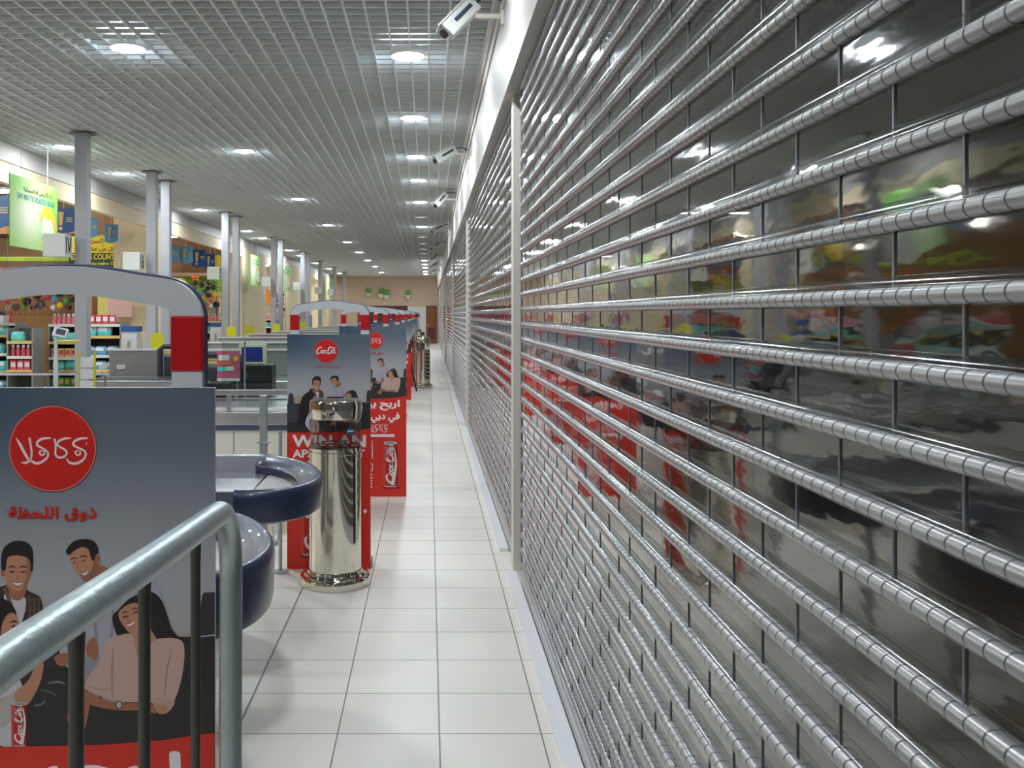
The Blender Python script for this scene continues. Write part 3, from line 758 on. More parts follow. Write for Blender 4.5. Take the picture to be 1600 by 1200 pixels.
# ------------------------------------------------------------------ crowd rail in the foreground
t = thing('crowd_barrier', 'galvanised tubular barrier rail with thin bars in the foreground', 'barrier', (0, 0, 0))
path = [(-.346, .15, 1.386), (-.344, .5, 1.377), (-.342, .77, 1.370), (-.330, 1.12, 1.357), (-.327, 1.40, 1.344)]
for i in range(1, 9):
    a = PI / 2 * i / 8
    path.append((-.328 - 0.006 * i / 8, 1.47 + 0.14 * math.sin(a) , 1.20 + 0.14 * math.cos(a)))
path += [(-.335, 1.61, 0.8), (-.336, 1.61, 0.0)]
MB().tube(path, 0.0192, 24).build('rail_tube', M['galv'], t)
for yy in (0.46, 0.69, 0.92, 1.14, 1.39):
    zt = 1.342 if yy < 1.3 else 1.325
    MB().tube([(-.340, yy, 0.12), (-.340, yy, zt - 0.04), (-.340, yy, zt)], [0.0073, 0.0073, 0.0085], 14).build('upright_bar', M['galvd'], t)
MB().tube([(-.344, 0.15, 0.12), (-.344, 1.61, 0.12)], 0.012, 12).build('lower_rail', M['galv'], t)

# ------------------------------------------------------------------ anti-theft gates
def mk_gate(xr, y, label):
    g = 0.001134; cx = xr - 226 * g
    t = thing('security_gate', label, 'security gate', (cx, y, 0), 'arched anti-theft gates along the lanes')
    o1 = [(0, 415), (40, 416), (80, 421), (120, 428), (150, 432), (180, 438), (200, 448), (214, 463), (222, 478), (226, 494)]
    i1 = [(0, 459), (40, 461), (80, 466), (120, 472), (150, 477), (166, 481), (174, 486), (177, 492), (178, 500)]
    Z = lambda v: 1.65 - (v - 491) * g
    outer = smooth([(p[0] * g, Z(p[1])) for p in o1], False, 3); inner = smooth([(p[0] * g, Z(p[1])) for p in i1], False, 3)
    poly = [(226 * g, 0)] + outer[::-1] + [(-p[0], p[1]) for p in outer[1:]] + [(-226 * g, 0), (-178 * g, 0)] + [(-p[0], p[1]) for p in inner[::-1]] + inner[1:] + [(178 * g, 0)]
    MB().prism(poly, 'y', 0, 0.03).build('arch_frame', M['gatew'], t, 0.007)
    tp = [(p[0] + 0.001, p[1] + 0.001) for p in outer]
    full = [(227 * g, 0.2)] + tp[::-1] + [(-p[0], p[1]) for p in tp[1:]] + [(-227 * g, 0.2)]
    MB().tube([(p[0], 0.024, p[1]) for p in full], 0.004, 6).build('edge_trim', M['band'], t)
    for s in (-1, 1):
        c = s * 202 * g
        MB().box(c - 0.0285, c + 0.0285, -0.003, 0.033, 1.548, 1.647).build('red_sleeve', M['red'], t, 0.003)
    MB().box(-226 * g - 0.02, 226 * g + 0.02, 0.0, 0.09, 0, 0.06).build('foot_plinth', M['grey'], t, 0.005)
    return t
g0 = mk_gate(-0.405, 1.703, 'nearest arched gate with red sleeves behind the first soft drink board')
gy = [(-0.387, 6.192), (-0.44, 10.35), (-0.377, 12.2), (-0.39, 15.6), (-0.36, 18.4), (-0.38, 21.8), (-0.37, 25), (-0.37, 28.4), (-0.37, 31.6), (-0.37, 35), (-0.37, 39)]
for i, (xr, y) in enumerate(gy):
    dup(g0, (xr - 226 * 0.001134, y, 0), '%s arched gate with red sleeves, counted from the camera' % ordinal(i + 1))
GP = 'soft drink boards on the lane gates'
poster(-0.379, 1.69, False, 'nearest soft drink advertising board with red Arabic round emblem, family at a table')
poster(-0.377, 6.18, True, 'soft drink advertising board reading WIN AN, behind the polished donation cylinder')
poster(-0.203, 8.63, False, 'soft drink advertising board with Arabic text and a can, right of the WIN AN board')
for i, (xr, y) in enumerate(((-0.43, 10.33), (-0.366, 12.18), (-0.37, 15.58), (-0.34, 18.38), (-0.36, 21.78), (-0.36, 24.98), (-0.36, 28.38))):
    poster(xr, y, i % 2 == 0, 'grey and red advertising board on the %s gate from the camera, mostly hidden' % ordinal(i + 2), GP)

# ------------------------------------------------------------------ polished donation cylinders
t = thing('donation_cylinder', 'nearest polished steel donation cylinder with clear window on the aisle floor', 'donation box', (-0.575, 5.86, 0), 'polished cylinders along the aisle')
MB().lathe([(0.214, 0), (0.217, 0.006), (0.217, 0.050), (0.212, 0.058), (0.190, 0.062), (0.184, 0.075), (0.172, 0.078), (0.168, 0.092), (0.16, 0.096)], seg=64).build('base', M['chrome'], t)
MB().lathe([(0.160, 0.09), (0.158, 0.80), (0.163, 0.803), (0.163, 0.815), (0.157, 0.818), (0.157, 0.836), (0.150, 0.838)], seg=64).build('body', M['chrome'], t)
MB().lathe([(0.156, 0.838), (0.157, 1.07), (0.154, 1.07), (0.153, 0.838)], seg=64, cap=False).build('window', M['clear'], t)
MB().lathe([(0.1575, 1.015), (0.160, 1.02), (0.160, 1.10), (0.154, 1.122), (0.130, 1.134), (0.06, 1.138), (0.0, 1.138)], seg=64, cap=False).build('lid', M['chrome'], t)
s_ = MB(); s_.box(-0.05, 0.05, -0.006, 0.006, 1.137, 1.143); s_.build('coin_slot', M['black'], t)
bits = MB()
R2 = random.Random(3)
for i in range(60):
    a = R2.uniform(0, 2 * PI); r = 0.14 * math.sqrt(R2.random()); zz = 0.846 + 0.01 * R2.random() + 0.012 * (1 - r / 0.14)
    bits.lathe([(0.012, 0), (0.012, 0.003)], (r * math.cos(a), r * math.sin(a), zz), 10, i % 2)
bits.build('coins', [M['joint'], mat('copper_coin', (120, 70, 40), 0.4, 0.6)], t)
st = MB()  # round blue, white and red sticker on the window
def cyl_pt(u, v, r=0.1585, a0=-PI / 2 + 0.72, z0=0.945):
    a = a0 + u / r; return (r * math.cos(a), r * math.sin(a), z0 + v)
st_r = 0.024
for i in range(24):
    for j in range(6):
        a0 = 2 * PI * i / 24; a1 = 2 * PI * (i + 1) / 24; r0 = st_r * j / 6; r1 = st_r * (j + 1) / 6
        vm = math.sin((a0 + a1) / 2) * (r0 + r1) / 2 + 0.003 * math.sin(math.cos((a0 + a1) / 2) * (r0 + r1) * 90)
        mi = 0 if vm < -0.003 else (1 if vm < 0.005 else 2)
        st.quad(cyl_pt(r0 * math.cos(a0), r0 * math.sin(a0)), cyl_pt(r1 * math.cos(a0), r1 * math.sin(a0)), cyl_pt(r1 * math.cos(a1), r1 * math.sin(a1)), cyl_pt(r0 * math.cos(a1), r0 * math.sin(a1)), mi)
st.build('round_sticker', [M['bann'], M['white'], M['bann']], t)
don = t
for lb, x, y in (('second polished donation cylinder, standing clear in the aisle beyond the boards', -0.13, 21.6), ('third polished donation cylinder, left of the one standing clear', -0.40, 22.9), ('fourth polished donation cylinder, seen just over the second', -0.28, 28.2), ('farthest polished donation cylinder seen over the others', -0.42, 33.2)):
    dup(don, (x, y, 0), lb)
# easel board standing by the far cylinders
t = thing('sign_easel', 'red sign on a black leaning easel leg beside the far cylinders', 'sign stand', (-0.42, 20.4, 0))
MB().tube([(0.0, 0.1, 0.72), (0.16, 0, 0.0)], 0.018, 8).build('leg', M['black'], t)
MB().tube([(-0.3, 0.1, 0.9), (-0.42, 0, 0.0)], 0.018, 8).build('leg', M['black'], t)
MB().tube([(-0.15, 0.1, 0.9), (-0.15, 0.45, 0.0)], 0.018, 8).build('leg', M['black'], t)
MB().box(-0.3, 0.02, 0.06, 0.08, 0.35, 0.95).build('board', M['red'], t)

# ------------------------------------------------------------------ checkouts
def tray(y0, y1, tip, label, xs=-1.9, z=0.91, xc=-0.98, drop=0.15):
    """rounded bagging tray: dark blue bumper round a steel pan"""
    cy = (y0 + y1) / 2; hy = (y1 - y0) / 2; L = tip - xc
    t = thing('bagging_tray', label, 'checkout tray', (0, 0, 0), 'bagging trays at the checkout ends')
    H_ = y1 - y0
    raw = [(xc, y0), (tip - .30, y0 - .005), (tip - .21, y0 + .01), (tip - .12, y0 + .05), (tip - .035, y0 + .16), (tip, y0 + .33), (tip - .012, y0 + .50), (tip - .07, y0 + .70), (tip - .16, y0 + .87), (tip - .28, y0 + 1.0), (tip - .38, y0 + 1.05), (xc, y0 + 1.06)]
    raw = [(px, y0 + (py - y0) * H_ / 1.06) for px, py in raw]
    sm_ = [raw[0]] + smooth(raw[1:-1], False, 3) + [raw[-1]]
    N = len(sm_) - 1
    nrm = []
    for i in range(N + 1):
        a_ = sm_[max(i - 1, 0)]; b_ = sm_[min(i + 1, N)]; dx, dy = b_[0] - a_[0], b_[1] - a_[1]; l_ = math.hypot(dx, dy)
        nrm.append((dy / l_, -dx / l_))
    nrm[0] = (0, -1); nrm[-1] = (0, 1)
    def outline(inset):
        return [(p[0] - q[0] * inset, p[1] - q[1] * inset) for p, q in zip(sm_, nrm)]
    prof = [(0.03, z - drop), (0.006, z - drop + 0.012), (0.0, z - drop + 0.04), (-0.004, z - 0.04), (0.0, z - 0.014), (0.010, z - 0.003), (0.022, z), (0.04, z - 0.004), (0.115, z - 0.04), (0.120, z - 0.05), (0.124, z - 0.10)]
    bm_ = MB()
    for ins, zz in prof:
        for p in outline(ins): bm_.v.append((p[0], p[1], zz))
    n = N + 1
    for k in range(len(prof) - 1):
        for i in range(N): bm_.face((k * n + i, k * n + i + 1, (k + 1) * n + i + 1, (k + 1) * n + i), 0, None, True)
    bm_.face([i for i in range(n)], 0)
    for e in (0, N): bm_.face([k * n + e for k in range(len(prof))], 0)
    bm_.build('bumper', M['navy'], t)
    s = MB()
    s.box(xs, xc, y1 - 0.055, y1, z - drop, z - 0.002, 0); s.box(xs, xc, y0, y0 + 0.05, z - drop + 0.03, z - 0.002, 0)
    s.box(xs, xc, y0 + 0.05, y1 - 0.055, z - 0.10, z - 0.085, 0)
    s.build('steel_surround', M['steel'], t, 0.004)
    lx = max(xs + .03, -1.15)
    for yy in (y0 + .12, y1 - .16): MB().box(lx, lx + 0.04, yy, yy + 0.04, 0, z - drop + 0.03).build('leg', M['steel'], t)
    pan = MB(); q = outline(0.10)
    pan.prism([(p[0], p[1]) for p in q], 'z', z - 0.10, z - 0.082)
    pan.build('tray_pan', M['grey'], t)
    return t
tray(4.0, 5.06, -0.49, 'rounded dark blue bagging tray with steel pan, left of the polished cylinder', xc=-0.82)
tray(2.66, 3.70, -0.50, 'rounded dark blue bagging tray half hidden by the barrier corner post', drop=0.2)

def checkout(y0, y1, xr, label, kiosk=True, panel=True, near=False):
    """counter across the lane: body, worktop, belt, rear screen panel"""
    t = thing('checkout_counter', label, 'checkout counter', (-2.5, (y0 + y1) / 2, 0), 'checkout counters along the left side')
    X = lambda x: x + 2.5
    Y = lambda y: y - (y0 + y1) / 2
    b = MB(); b.box(X(-3.93), X(xr), Y(y0 + 0.03), Y(y1 - 0.03), 0.0, 0.78, 0)
    for xx in (-3.6, -2.9, -2.2, -1.5): b.box(X(xx) - 0.004, X(xx) + 0.004, Y(y0 + 0.026), Y(y0 + 0.03), 0.05, 0.75, 1)
    b.build('cabinet', [M['cab'], M['grey']], t)
    MB().box(X(-3.94), X(xr) + 0.02, Y(y0 + 0.01), Y(y1 - 0.01), 0.76, 0.80).build('side_band', M['band'], t)
    MB().box(X(-3.94), X(xr) + 0.02, Y(y0), Y(y1), 0.80, 0.90).build('worktop', M['steel'], t, 0.006)
    MB().box(X(-3.9), X(-2.2), Y(y0 + 0.2), Y(y0 + 0.62), 0.90, 0.906).build('belt', M['belt'], t)
    if panel:
        p = MB(); p.box(X(-3.93), X(-1.5), Y(y1 - 0.08), Y(y1 - 0.03), 0.9, 1.2); p.build('screen_panel', M['grey'], t, 0.004)
        MB().box(X(-3.94), X(-1.48), Y(y1 - 0.1), Y(y1 - 0.01), 1.2, 1.225).build('panel_cap', M['white'], t)
    return t
cy = [(2.7, 3.66, -1.93), (4.03, 5.03, -1.93), (7.3, 8.3, -1.0), (8.5, 9.5, -1.0), (10.7, 11.8, -1.2), (13.6, 14.8, -1.2), (16.8, 17.9, -1.2), (19.8, 20.9, -1.2), (23, 24.1, -1.2), (26.2, 27.4, -1.2), (29.4, 30.4, -1.2), (32.6, 33.8, -1.2), (36, 37, -1.2), (40, 41, -1.2)]
for i, (a, c, xr) in enumerate(cy):
    checkout(a, c, xr, '%s checkout counter across the lanes, counted from the camera' % ordinal(i), panel=i >= 4)
for i, (a, c) in enumerate(((7.32, 8.3), (10.75, 11.8), (13.7, 14.7), (16.8, 17.9))):
    tray(a, c, -0.55, '%s far bagging tray hidden among the advertising boards' % ordinal(i), xs=-0.975 if i == 0 else -1.175)
# raised front rail with light strip on the third counter
t = thing('counter_rail', 'steel rail with glossy glass strip along the counter behind the first board', 'counter rail', (0, 0, 0))
MB().box(-2.1, -1.02, 7.30, 7.36, 1.03, 1.07).build('top_rail', M['steel'], t, 0.004)
MB().box(-2.1, -1.02, 7.32, 7.345, 0.905, 0.93).build('lower_rail', M['barw'], t)
MB().box(-1.55, -1.52, 7.31, 7.35, 0.90, 1.03).build('post', M['steel'], t)
# posts with chain
t = thing('chain_post', 'square galvanised post before the counter, with a chain hanging from it', 'post', (-1.04, 6.0, 0))
MB().box(-0.022, 0.022, -0.022, 0.022, 0, 1.14).build('post_body', M['galv'], t, 0.003)
MB().box(-0.035, 0.035, -0.035, 0.035, 0.84, 0.85).build('collar', M['galv'], t)
ch = MB(); n = 34
for i in range(n):
    s = i / (n - 1); px, py, pz = 0.03 + 0.10 * s, -0.02 - 0.1 * s, 0.84 - 0.62 * math.sin(s * PI * 0.82) ** 0.8
    q = []
    for j in range(8):
        a = 2 * PI * j / 8
        q.append((px + (0.006 * math.cos(a) if i % 2 else 0), py + (0 if i % 2 else 0.006 * math.cos(a)), pz + 0.012 * math.sin(a)))
    ch.tube(q, 0.002, 5, closed=True)
ch.build('chain', M['steel'], t)
t = thing('slim_post', 'slim dark post just left of the WIN AN board', 'post', (-0.95, 6.1, 0))
MB().tube([(0, 0, 0), (0, 0, 0.9)], 0.012, 10).build('pole', M['galv'], t)
MB().lathe([(0.05, 0), (0.05, 0.012)], seg=16).build('foot', M['galv'], t)

# till equipment on the fourth counter (about y = 9)
t = thing('till_monitor', 'beige till monitor with dark blue screen on the counter', 'monitor', (-1.72, 9.3, 0.9))
MB().box(-0.135, 0.135, 0, 0.05, 0.26, 0.46).build('housing', mat('beige_plastic', (222, 214, 190), 0.4), t, 0.006)
MB().box(-0.105, 0.10, -0.004, 0, 0.29, 0.43).build('screen', M['screen'], t)
MB().box(-0.03, 0.03, 0.01, 0.04, 0.0, 0.27).build('stand', M['dark'], t)
MB().box(-0.1, 0.1, -0.05, 0.09, 0.0, 0.015).build('base', M['dark'], t)
t = thing('till_machine', 'black till with tilted keyboard arm below the monitor', 'till', (-1.62, 9.0, 0.9))
MB().box(-0.13, 0.14, 0, 0.25, 0.0, 0.27).build('body', M['black'], t, 0.008)
o = MB().box(-0.025, 0.025, -0.02, 0.0, 0, 0.2).build('arm', M['dark'], t, 0.004); o.location = (-0.09, -0.03, 0.15); o.rotation_euler = (0, -0.5, 0)
o = MB().box(-0.03, 0.03, -0.035, 0.0, 0, 0.03).build('pinpad', M['grey'], t, 0.004); o.location = (-0.18, -0.03, 0.32)
t = thing('card_holder', 'black box holder at the counter edge, behind the first board', 'box', (-1.93, 8.75, 0.9))
MB().box(-0.11, 0.11, -0.1, 0.1, 0.0, 0.125).build('body', M['black'], t, 0.01)
o = MB().box(-0.02, 0.02, -0.03, 0.03, 0, 0.26).build('arm', M['steel'], t, 0.005); o.location = (-0.08, 0, 0.1); o.rotation_euler = (0, -0.85, 0)
t = thing('leaflet_stand', 'pink leaflet stand with a yellow star on the counter', 'leaflet stand', (-1.86, 8.85, 1.0))
MB().box(-0.105, 0.105, 0, 0.01, 0.03, 0.31).build('leaflet', mat('pink_leaflet', (206, 96, 128), 0.5, var=0.15, vscale=9), t)
lf = MB(); lf.box(-0.09, 0.01, -0.003, 0, 0.22, 0.27, 0); lf.box(-0.10, -0.02, -0.003, 0, 0.12, 0.16, 1); lf.box(-0.02, 0.05, -0.003, 0, 0.125, 0.165, 0); lf.box(-0.06, 0.02, -0.003, 0, 0.18, 0.205, 3); lf.box(-0.105, 0.105, -0.004, 0, 0.03, 0.055, 0)
lf.prism([(0.07 + (0.035 if i % 2 == 0 else 0.015) * math.sin(i * PI / 5), 0.235 + (0.035 if i % 2 == 0 else 0.015) * math.cos(i * PI / 5)) for i in range(10)], 'y', -0.004, 0, 2)
lf.build('leaflet_print', [M['white'], M['teal'], M['yel'], M['orange']], t)
MB().box(-0.11, 0.11, -0.012, 0.05, 0.0, 0.03).build('foot', M['clear'], t)
t = thing('glass_shelf_screen', 'clear glass screen with a bright top edge above the till', 'glass screen', (-1.55, 8.62, 0.9))
MB().box(-0.32, 0.32, 0, 0.008, 0.0, 0.5).build('glass', M['cleark'], t)
MB().box(-0.32, 0.32, -0.002, 0.010, 0.5, 0.508).build('edge', M['gatew'], t)
MB().box(-0.12, -0.105, -0.004, 0.012, 0.0, 0.5).build('post', M['steel'], t)
t = thing('till_console', 'dark scanner console beside the red sleeve of the nearest gate', 'scanner', (-2.95, 11.35, 0.908))
MB().tube([(-0.25, 0, 0), (-0.25, 0, 0.32), (-0.2, 0, 0.36), (0.2, 0, 0.36), (0.25, 0, 0.32), (0.25, 0, 0)], 0.035, 8).build('frame', M['dark'], t)
MB().box(-0.2, 0.2, 0.0, 0.06, 0.27, 0.31).build('display', M['tagy'], t)
MB().box(-0.2, 0.2, -0.02, 0.05, 0.0, 0.24).build('body', M['dark'], t, 0.01)
dup(t, (-2.07, 9.25, 0.9), 'dark scanner console behind the pink leaflet stand')
# display pole, lime brochure stand, glass edge shelf
t = thing('display_pole', 'thin white pole with a tilted customer display', 'display', (-3.52, 9.0, 0.9))
MB().tube([(0, 0, 0), (0, 0, 0.30), (0, 0, 0.31), (0, 0, 0.44), (0.0, 0, 0.56)], [0.022, 0.022, 0.018, 0.017, 0.014], 12).build('pole', M['gatew'], t)
o = MB().box(-0.035, 0.10, -0.02, 0.02, 0, 0.09).build('display_head', M['gatew'], t, 0.004); o.location = (0, 0, 0.54); o.rotation_euler = (-0.3, 0.2, 0)
MB().box(-0.005, 0.085, -0.022, -0.02, 0.02, 0.075).build('display_screen', M['dark'], o)
t = thing('brochure_stand', 'lime yellow brochure stand with white leaflets', 'brochure stand', (-3.22, 9.0, 0.9))
MB().box(-0.075, 0.075, 0, 0.008, 0.38, 0.575).build('header_card', M['lime'], t, 0.01)
MB().lathe([(0.03, 0), (0.03, 0.001)], seg=20).build('emblem', M['tagy'], t); t.children[-1].rotation_euler = (PI / 2, 0, 0); t.children[-1].location = (0, -0.001, 0.51)
for s in (-1, 1): MB().box(s * 0.072 - 0.004, s * 0.072 + 0.004, -0.03, 0.008, 0, 0.4).build('side_frame', M['lime'], t)
for k in range(3): MB().box(-0.065, 0.065, -0.028 + k * 0.004, -0.02 + k * 0.004, 0.03 + k * 0.11, 0.125 + k * 0.11).build('leaflet', M['white'], t)
t = thing('glass_counter_shelf', 'glass shelf with steel legs over the nearer counter, seen through the gate arch', 'shelf', (-3.65, 9.25, 0.9))
MB().box(-0.6, 0.62, -0.2, 0.0, 0.175, 0.19).build('glass', M['cleark'], t)
MB().box(-0.6, 0.62, -0.205, -0.2, 0.17, 0.192).build('front_edge', M['gatew'], t)
for s in (-0.55, 0.0, 0.55): MB().box(s - 0.01, s + 0.01, -0.12, -0.1, 0, 0.175).build('leg', M['steel'], t)
lime0 = None
for i, (x, y, z) in enumerate(((-3.62, 12.7, 0), (-4.02, 19.4, 0), (-4.0, 21.3, 0), (-4.1, 25.6, 0), (-4.1, 31, 0))):
    if lime0 is None:
        lime0 = thing('lime_placard', 'lime yellow rounded placard, first beyond the grey panel', 'placard', (x, y, 0), 'lime yellow placards at the checkouts')
        MB().prism([(-0.085 * c_, 1.295 + 0.105 * s_) for c_, s_ in [(math.copysign(abs(math.cos(a_)) ** .5, math.cos(a_)), math.copysign(abs(math.sin(a_)) ** .5, math.sin(a_))) for a_ in [2 * PI * q_ / 24 for q_ in range(24)]]], 'y', 0, 0.01).build('card', M['lime'], lime0)
        MB().tube([(0.0, 0.02, 0), (0.0, 0.02, 1.25)], 0.012, 8).build('stem', M['gatew'], lime0)
        MB().lathe([(0.1, 0), (0.1, 0.012)], seg=16).build('base', M['gatew'], lime0)
    else: dup(lime0, (x, y, 0), '%s lime yellow placard along the checkouts' % ordinal(i), scale=(1.2, 1, 1))
# two white labels on the grey panel
for i, x in enumerate((-4.0, -3.78)):
    tag(MB().box(x - 0.05, x + 0.05, 11.705, 11.715, 0.975, 1.03).build('white_label', M['white']), '%s small white label on the grey counter panel' % ('left' if i == 0 else 'right'), 'label')

# ------------------------------------------------------------------ columns with lane numbers
cols = [(-4.10, 11.3), (-4.17, 14.37), (-4.24, 15.4), (-4.28, 20.1), (-4.22, 20.9), (-4.34, 26.7), (-4.29, 27.6), (-4.32, 32.7), (-4.28, 33.7), (-4.4, 38.6), (-4.3, 43.5), (-4.3, 48.5)]
for i, (x, y) in enumerate(cols):
    t = thing('grey_column', '%s slim grey column rising to the ceiling, counted from the camera' % ordinal(i), 'column', (x, y, 0), 'slim columns between the lanes')
    c = MB(); c.box(-0.072, 0.072, -0.072, 0.072, 0, CZ + 0.03); c.build('column_shaft', M['col'], t, 0.006)
    MB().lathe([(0.16, 0), (0.12, 0.012)], (0, 0, CZ - 0.012), 20).build('ceiling_collar', M['dark'], t)
    MB().box(-0.1, 0.1, -0.1, 0.1, 0, 0.04).build('foot_plate', M['grey'], t)
signs = [(-4.30, 11.16, arabic('١٧') if False else '\u0661\u0667', 2.445), (-4.36, 14.2, '16', 2.43), (-4.45, 19.9, '15', 2.5), (-4.48, 26.5, '', 2.55), (-4.46, 32.5, '', 2.6), (-4.45, 38.4, '', 2.6), (-4.45, 43.3, '', 2.65), (-4.42, 15.2, '', 2.35)]
for i, (x, y, s, z) in enumerate(signs[:7]):
    t = thing('lane_number_box', '%s white lane number box on a column%s' % (ordinal(i), ', showing 16' if s == '16' else ''), 'lane sign', (x, y, z), 'white lane number boxes on the columns')
    MB().box(-0.125, 0.125, -0.23, -0.0, -0.13, 0.13).build('box', M['signw'], t, 0.004)
    MB().box(0.0, 0.1, 0, 0.07, -0.02, 0.02).build('bracket', M['steel'], t)
    if s:
        tm = MB(); text_on(tm, s, lambda a, b: (0.127, -0.20 + a * 0.17, -0.095 + b * 0.19), 0.06, out=(1, 0, 0))
        tm.build('number', M['ink'], t)

# ------------------------------------------------------------------ hanging green bag posters
def bag_poster(y0, y1, label):
    t = thing('hanging_poster', label, 'hanging poster', (-4.95, y0, 2.46), 'green hanging posters over the checkouts')
    W_, H_ = y1 - y0, 0.86
    b = MB(); nx, ny = 10, 10
    P = lambda a, h, k=0: (0.006 + 0.0006 * k, a * W_, h * H_)
    def colr(a, h):
        d = math.hypot((a - 0.36) * 1.2, (h - 0.45)); q = min(max(1.25 - d * 1.9, 0), 1)
        base = (150, 218, 96); c = [base[i] * (1 - q) + (250, 255, 226)[i] * q for i in range(3)]; return s2l(c)
    for i in range(nx):
        for j in range(ny):
            q = [(i / nx, j / ny), ((i + 1) / nx, j / ny), ((i + 1) / nx, (j + 1) / ny), (i / nx, (j + 1) / ny)]
            b.quad(*[P(*p) for p in q], 0, [colr(*p) for p in q])
    def pol(pts, col, k):
        q = smooth(pts); n = len(b.v); b.v += [P(a, h, k) for a, h in q]
        for tr in tessellate_polygon([[Vector((a, h, 0)) for a, h in q]]): b.face([n + i for i in tr], 0, s2l(col))
    pol([(0.62, 0.5), (0.68, 0.62), (0.8, 0.66), (0.92, 0.58), (0.97, 0.4), (0.95, 0.15), (0.86, 0.0), (0.62, 0.06), (0.72, 0.2), (0.66, 0.35)], (244, 214, 40), 1)
    pol([(0.64, 0.26), (0.66, 0.46), (0.72, 0.52), (0.77, 0.46), (0.84, 0.50), (0.9, 0.38), (0.91, 0.2), (0.8, 0.13), (0.68, 0.16)], (238, 244, 226), 2)
    pol([(0.66, 0.22), (0.74, 0.16), (0.86, 0.12), (0.93, 0.18), (0.92, 0.07), (0.8, 0.05), (0.68, 0.12)], (64, 150, 90), 3)
    text_on(b, 'SAY NO TO PLASTIC BAGS', lambda a, h: P(0.14 + a * 0.78, 0.69 + h * 0.075, 4), 0.05, 0, s2l((30, 150, 160)), out=(1, 0, 0))
    text_on(b, arabic('لا للأكياس البلاستيكية'), lambda a, h: P(0.26 + a * 0.6, 0.80 + h * 0.09, 4), 0.04, 0, s2l((90, 90, 50)), out=(1, 0, 0))
    b.build('printed_sheet', M['print'], t)
    MB().box(-0.004, 0.005, 0, W_, 0, H_).build('board', M['green'], t)
    for s in (0.22, 0.78): MB().tube([(0, s * W_, H_), (0, s * W_, CZ - 2.46)], 0.0025, 6).build('hanging_wire', M['white'], t)
for i, (a, c) in enumerate(((11.25, 12.7), (26.4, 27.9), (32.7, 34.0), (47.5, 49.0))):
    bag_poster(a, c, '%s green hanging poster with a bag picture, counted from the camera' % ordinal(i))

# ------------------------------------------------------------------ express counter sign
t = thing('express_sign', 'yellow and dark green EXPRESS COUNTER sign hanging behind the first column', 'sign', (-6.82, 19.6, 2.57))
P0, P1 = -0.58, 0.58
MB().box(P0, P1, 0, 0.02, 0.0, 0.68).build('board', M['yel'], t)
MB().box(P0, P1, -0.004, 0, 0.04, 0.34).build('green_band', M['inkg'], t)
MB().box(P0, P1, -0.004, 0, 0.0, 0.04).build('blue_edge', M['bann'], t)
e = MB(); text_on(e, 'EXPRESS COUNTER', lambda a, h: (-0.53 + a * 1.02, -0.007, 0.205 + h * 0.11), 0.08); text_on(e, 'When You Items Only', lambda a, h: (-0.45 + a * 0.92, -0.007, 0.075 + h * 0.08), 0.06)
e.build('latin_lettering', M['yel'], t)
e = MB(); text_on(e, arabic('الخدمة السريعة'), lambda a, h: (-0.25 + a * 0.72, -0.003, 0.52 + h * 0.12), 0.03)
e.build('arabic_heading', M['ink'], t)
e = MB(); text_on(e, arabic('أقل من عشرة'), lambda a, h: (-0.25 + a * 0.65, -0.003, 0.37 + h * 0.11), 0.03)
e.build('arabic_lettering', M['ink'], t)
for s in (-0.4, 0.4): MB().tube([(s, 0.01, 0.68), (s, 0.01, 1.93)], 0.005, 6).build('hanging_wire', M['white'], t)

# ------------------------------------------------------------------ blue banners with an exclamation mark
def banner(x, y, z, wd, h, light, label, grp):
    t = thing('hanging_banner', label, 'banner', (x, y, z), grp)
    MB().prism([(-wd / 2, h), (wd / 2, h), (wd / 2, h * .12), (0, 0), (-wd / 2, h * .12)], 'y', 0, 0.012).build('card', M['bann2' if light else 'bann'], t)
    e = MB(); s = h
    e.prism([(-.24 * wd, .88 * s), (.02 * wd, .86 * s), (-.06 * wd, .34 * s), (-.22 * wd, .34 * s)], 'y', -0.006, -0.001)
    e.lathe([(0.09 * wd, 0), (0.09 * wd, 0.004)], (0, 0, 0), 14)
    n = len(e.v)
    for i in range(n - 28, n): a = e.v[i]; e.v[i] = (a[0] - .14 * wd, -0.006 + a[2], .22 * s + a[1])
    for k in range(3): e.box(.12 * wd, .40 * wd, -0.004, -0.001, (.62 - .07 * k) * s, (.65 - .07 * k) * s)
    e.build('exclamation_print', M['tagy'], t)
    MB().tube([(0, 0.006, h), (0, 0.006, 4.5 - z)], 0.004, 6).build('hanging_wire', M['white'], t)
bl = [(-7.25, 16.0, 3.08, .46, .56, 0), (-6.05, 15.8, 2.98, .36, .42, 0), (-5.98, 16.9, 3.0, .22, .36, 1), (-5.76, 17.3, 2.94, .24, .34, 1), (-8.3, 17.0, 3.1, .46, .5, 0),
      (-6.02, 22.2, 2.82, .38, .45, 1), (-5.75, 22.6, 2.84, .32, .42, 1), (-5.60, 23.2, 2.78, .34, .44, 0), (-5.42, 23.6, 2.72, .26, .42, 0), (-6.3, 22.0, 2.9, .34, .42, 0)]
for i, (x, y, z, wd, h, lt) in enumerate(bl):
    banner(x, y, z, wd, h, lt, '%s blue exclamation mark banner in the %s group, %s card' % (ordinal(i if i < 5 else i - 5), 'nearer' if i < 5 else 'farther', 'sky blue' if lt else 'royal blue'), 'blue exclamation mark banners in the shop')
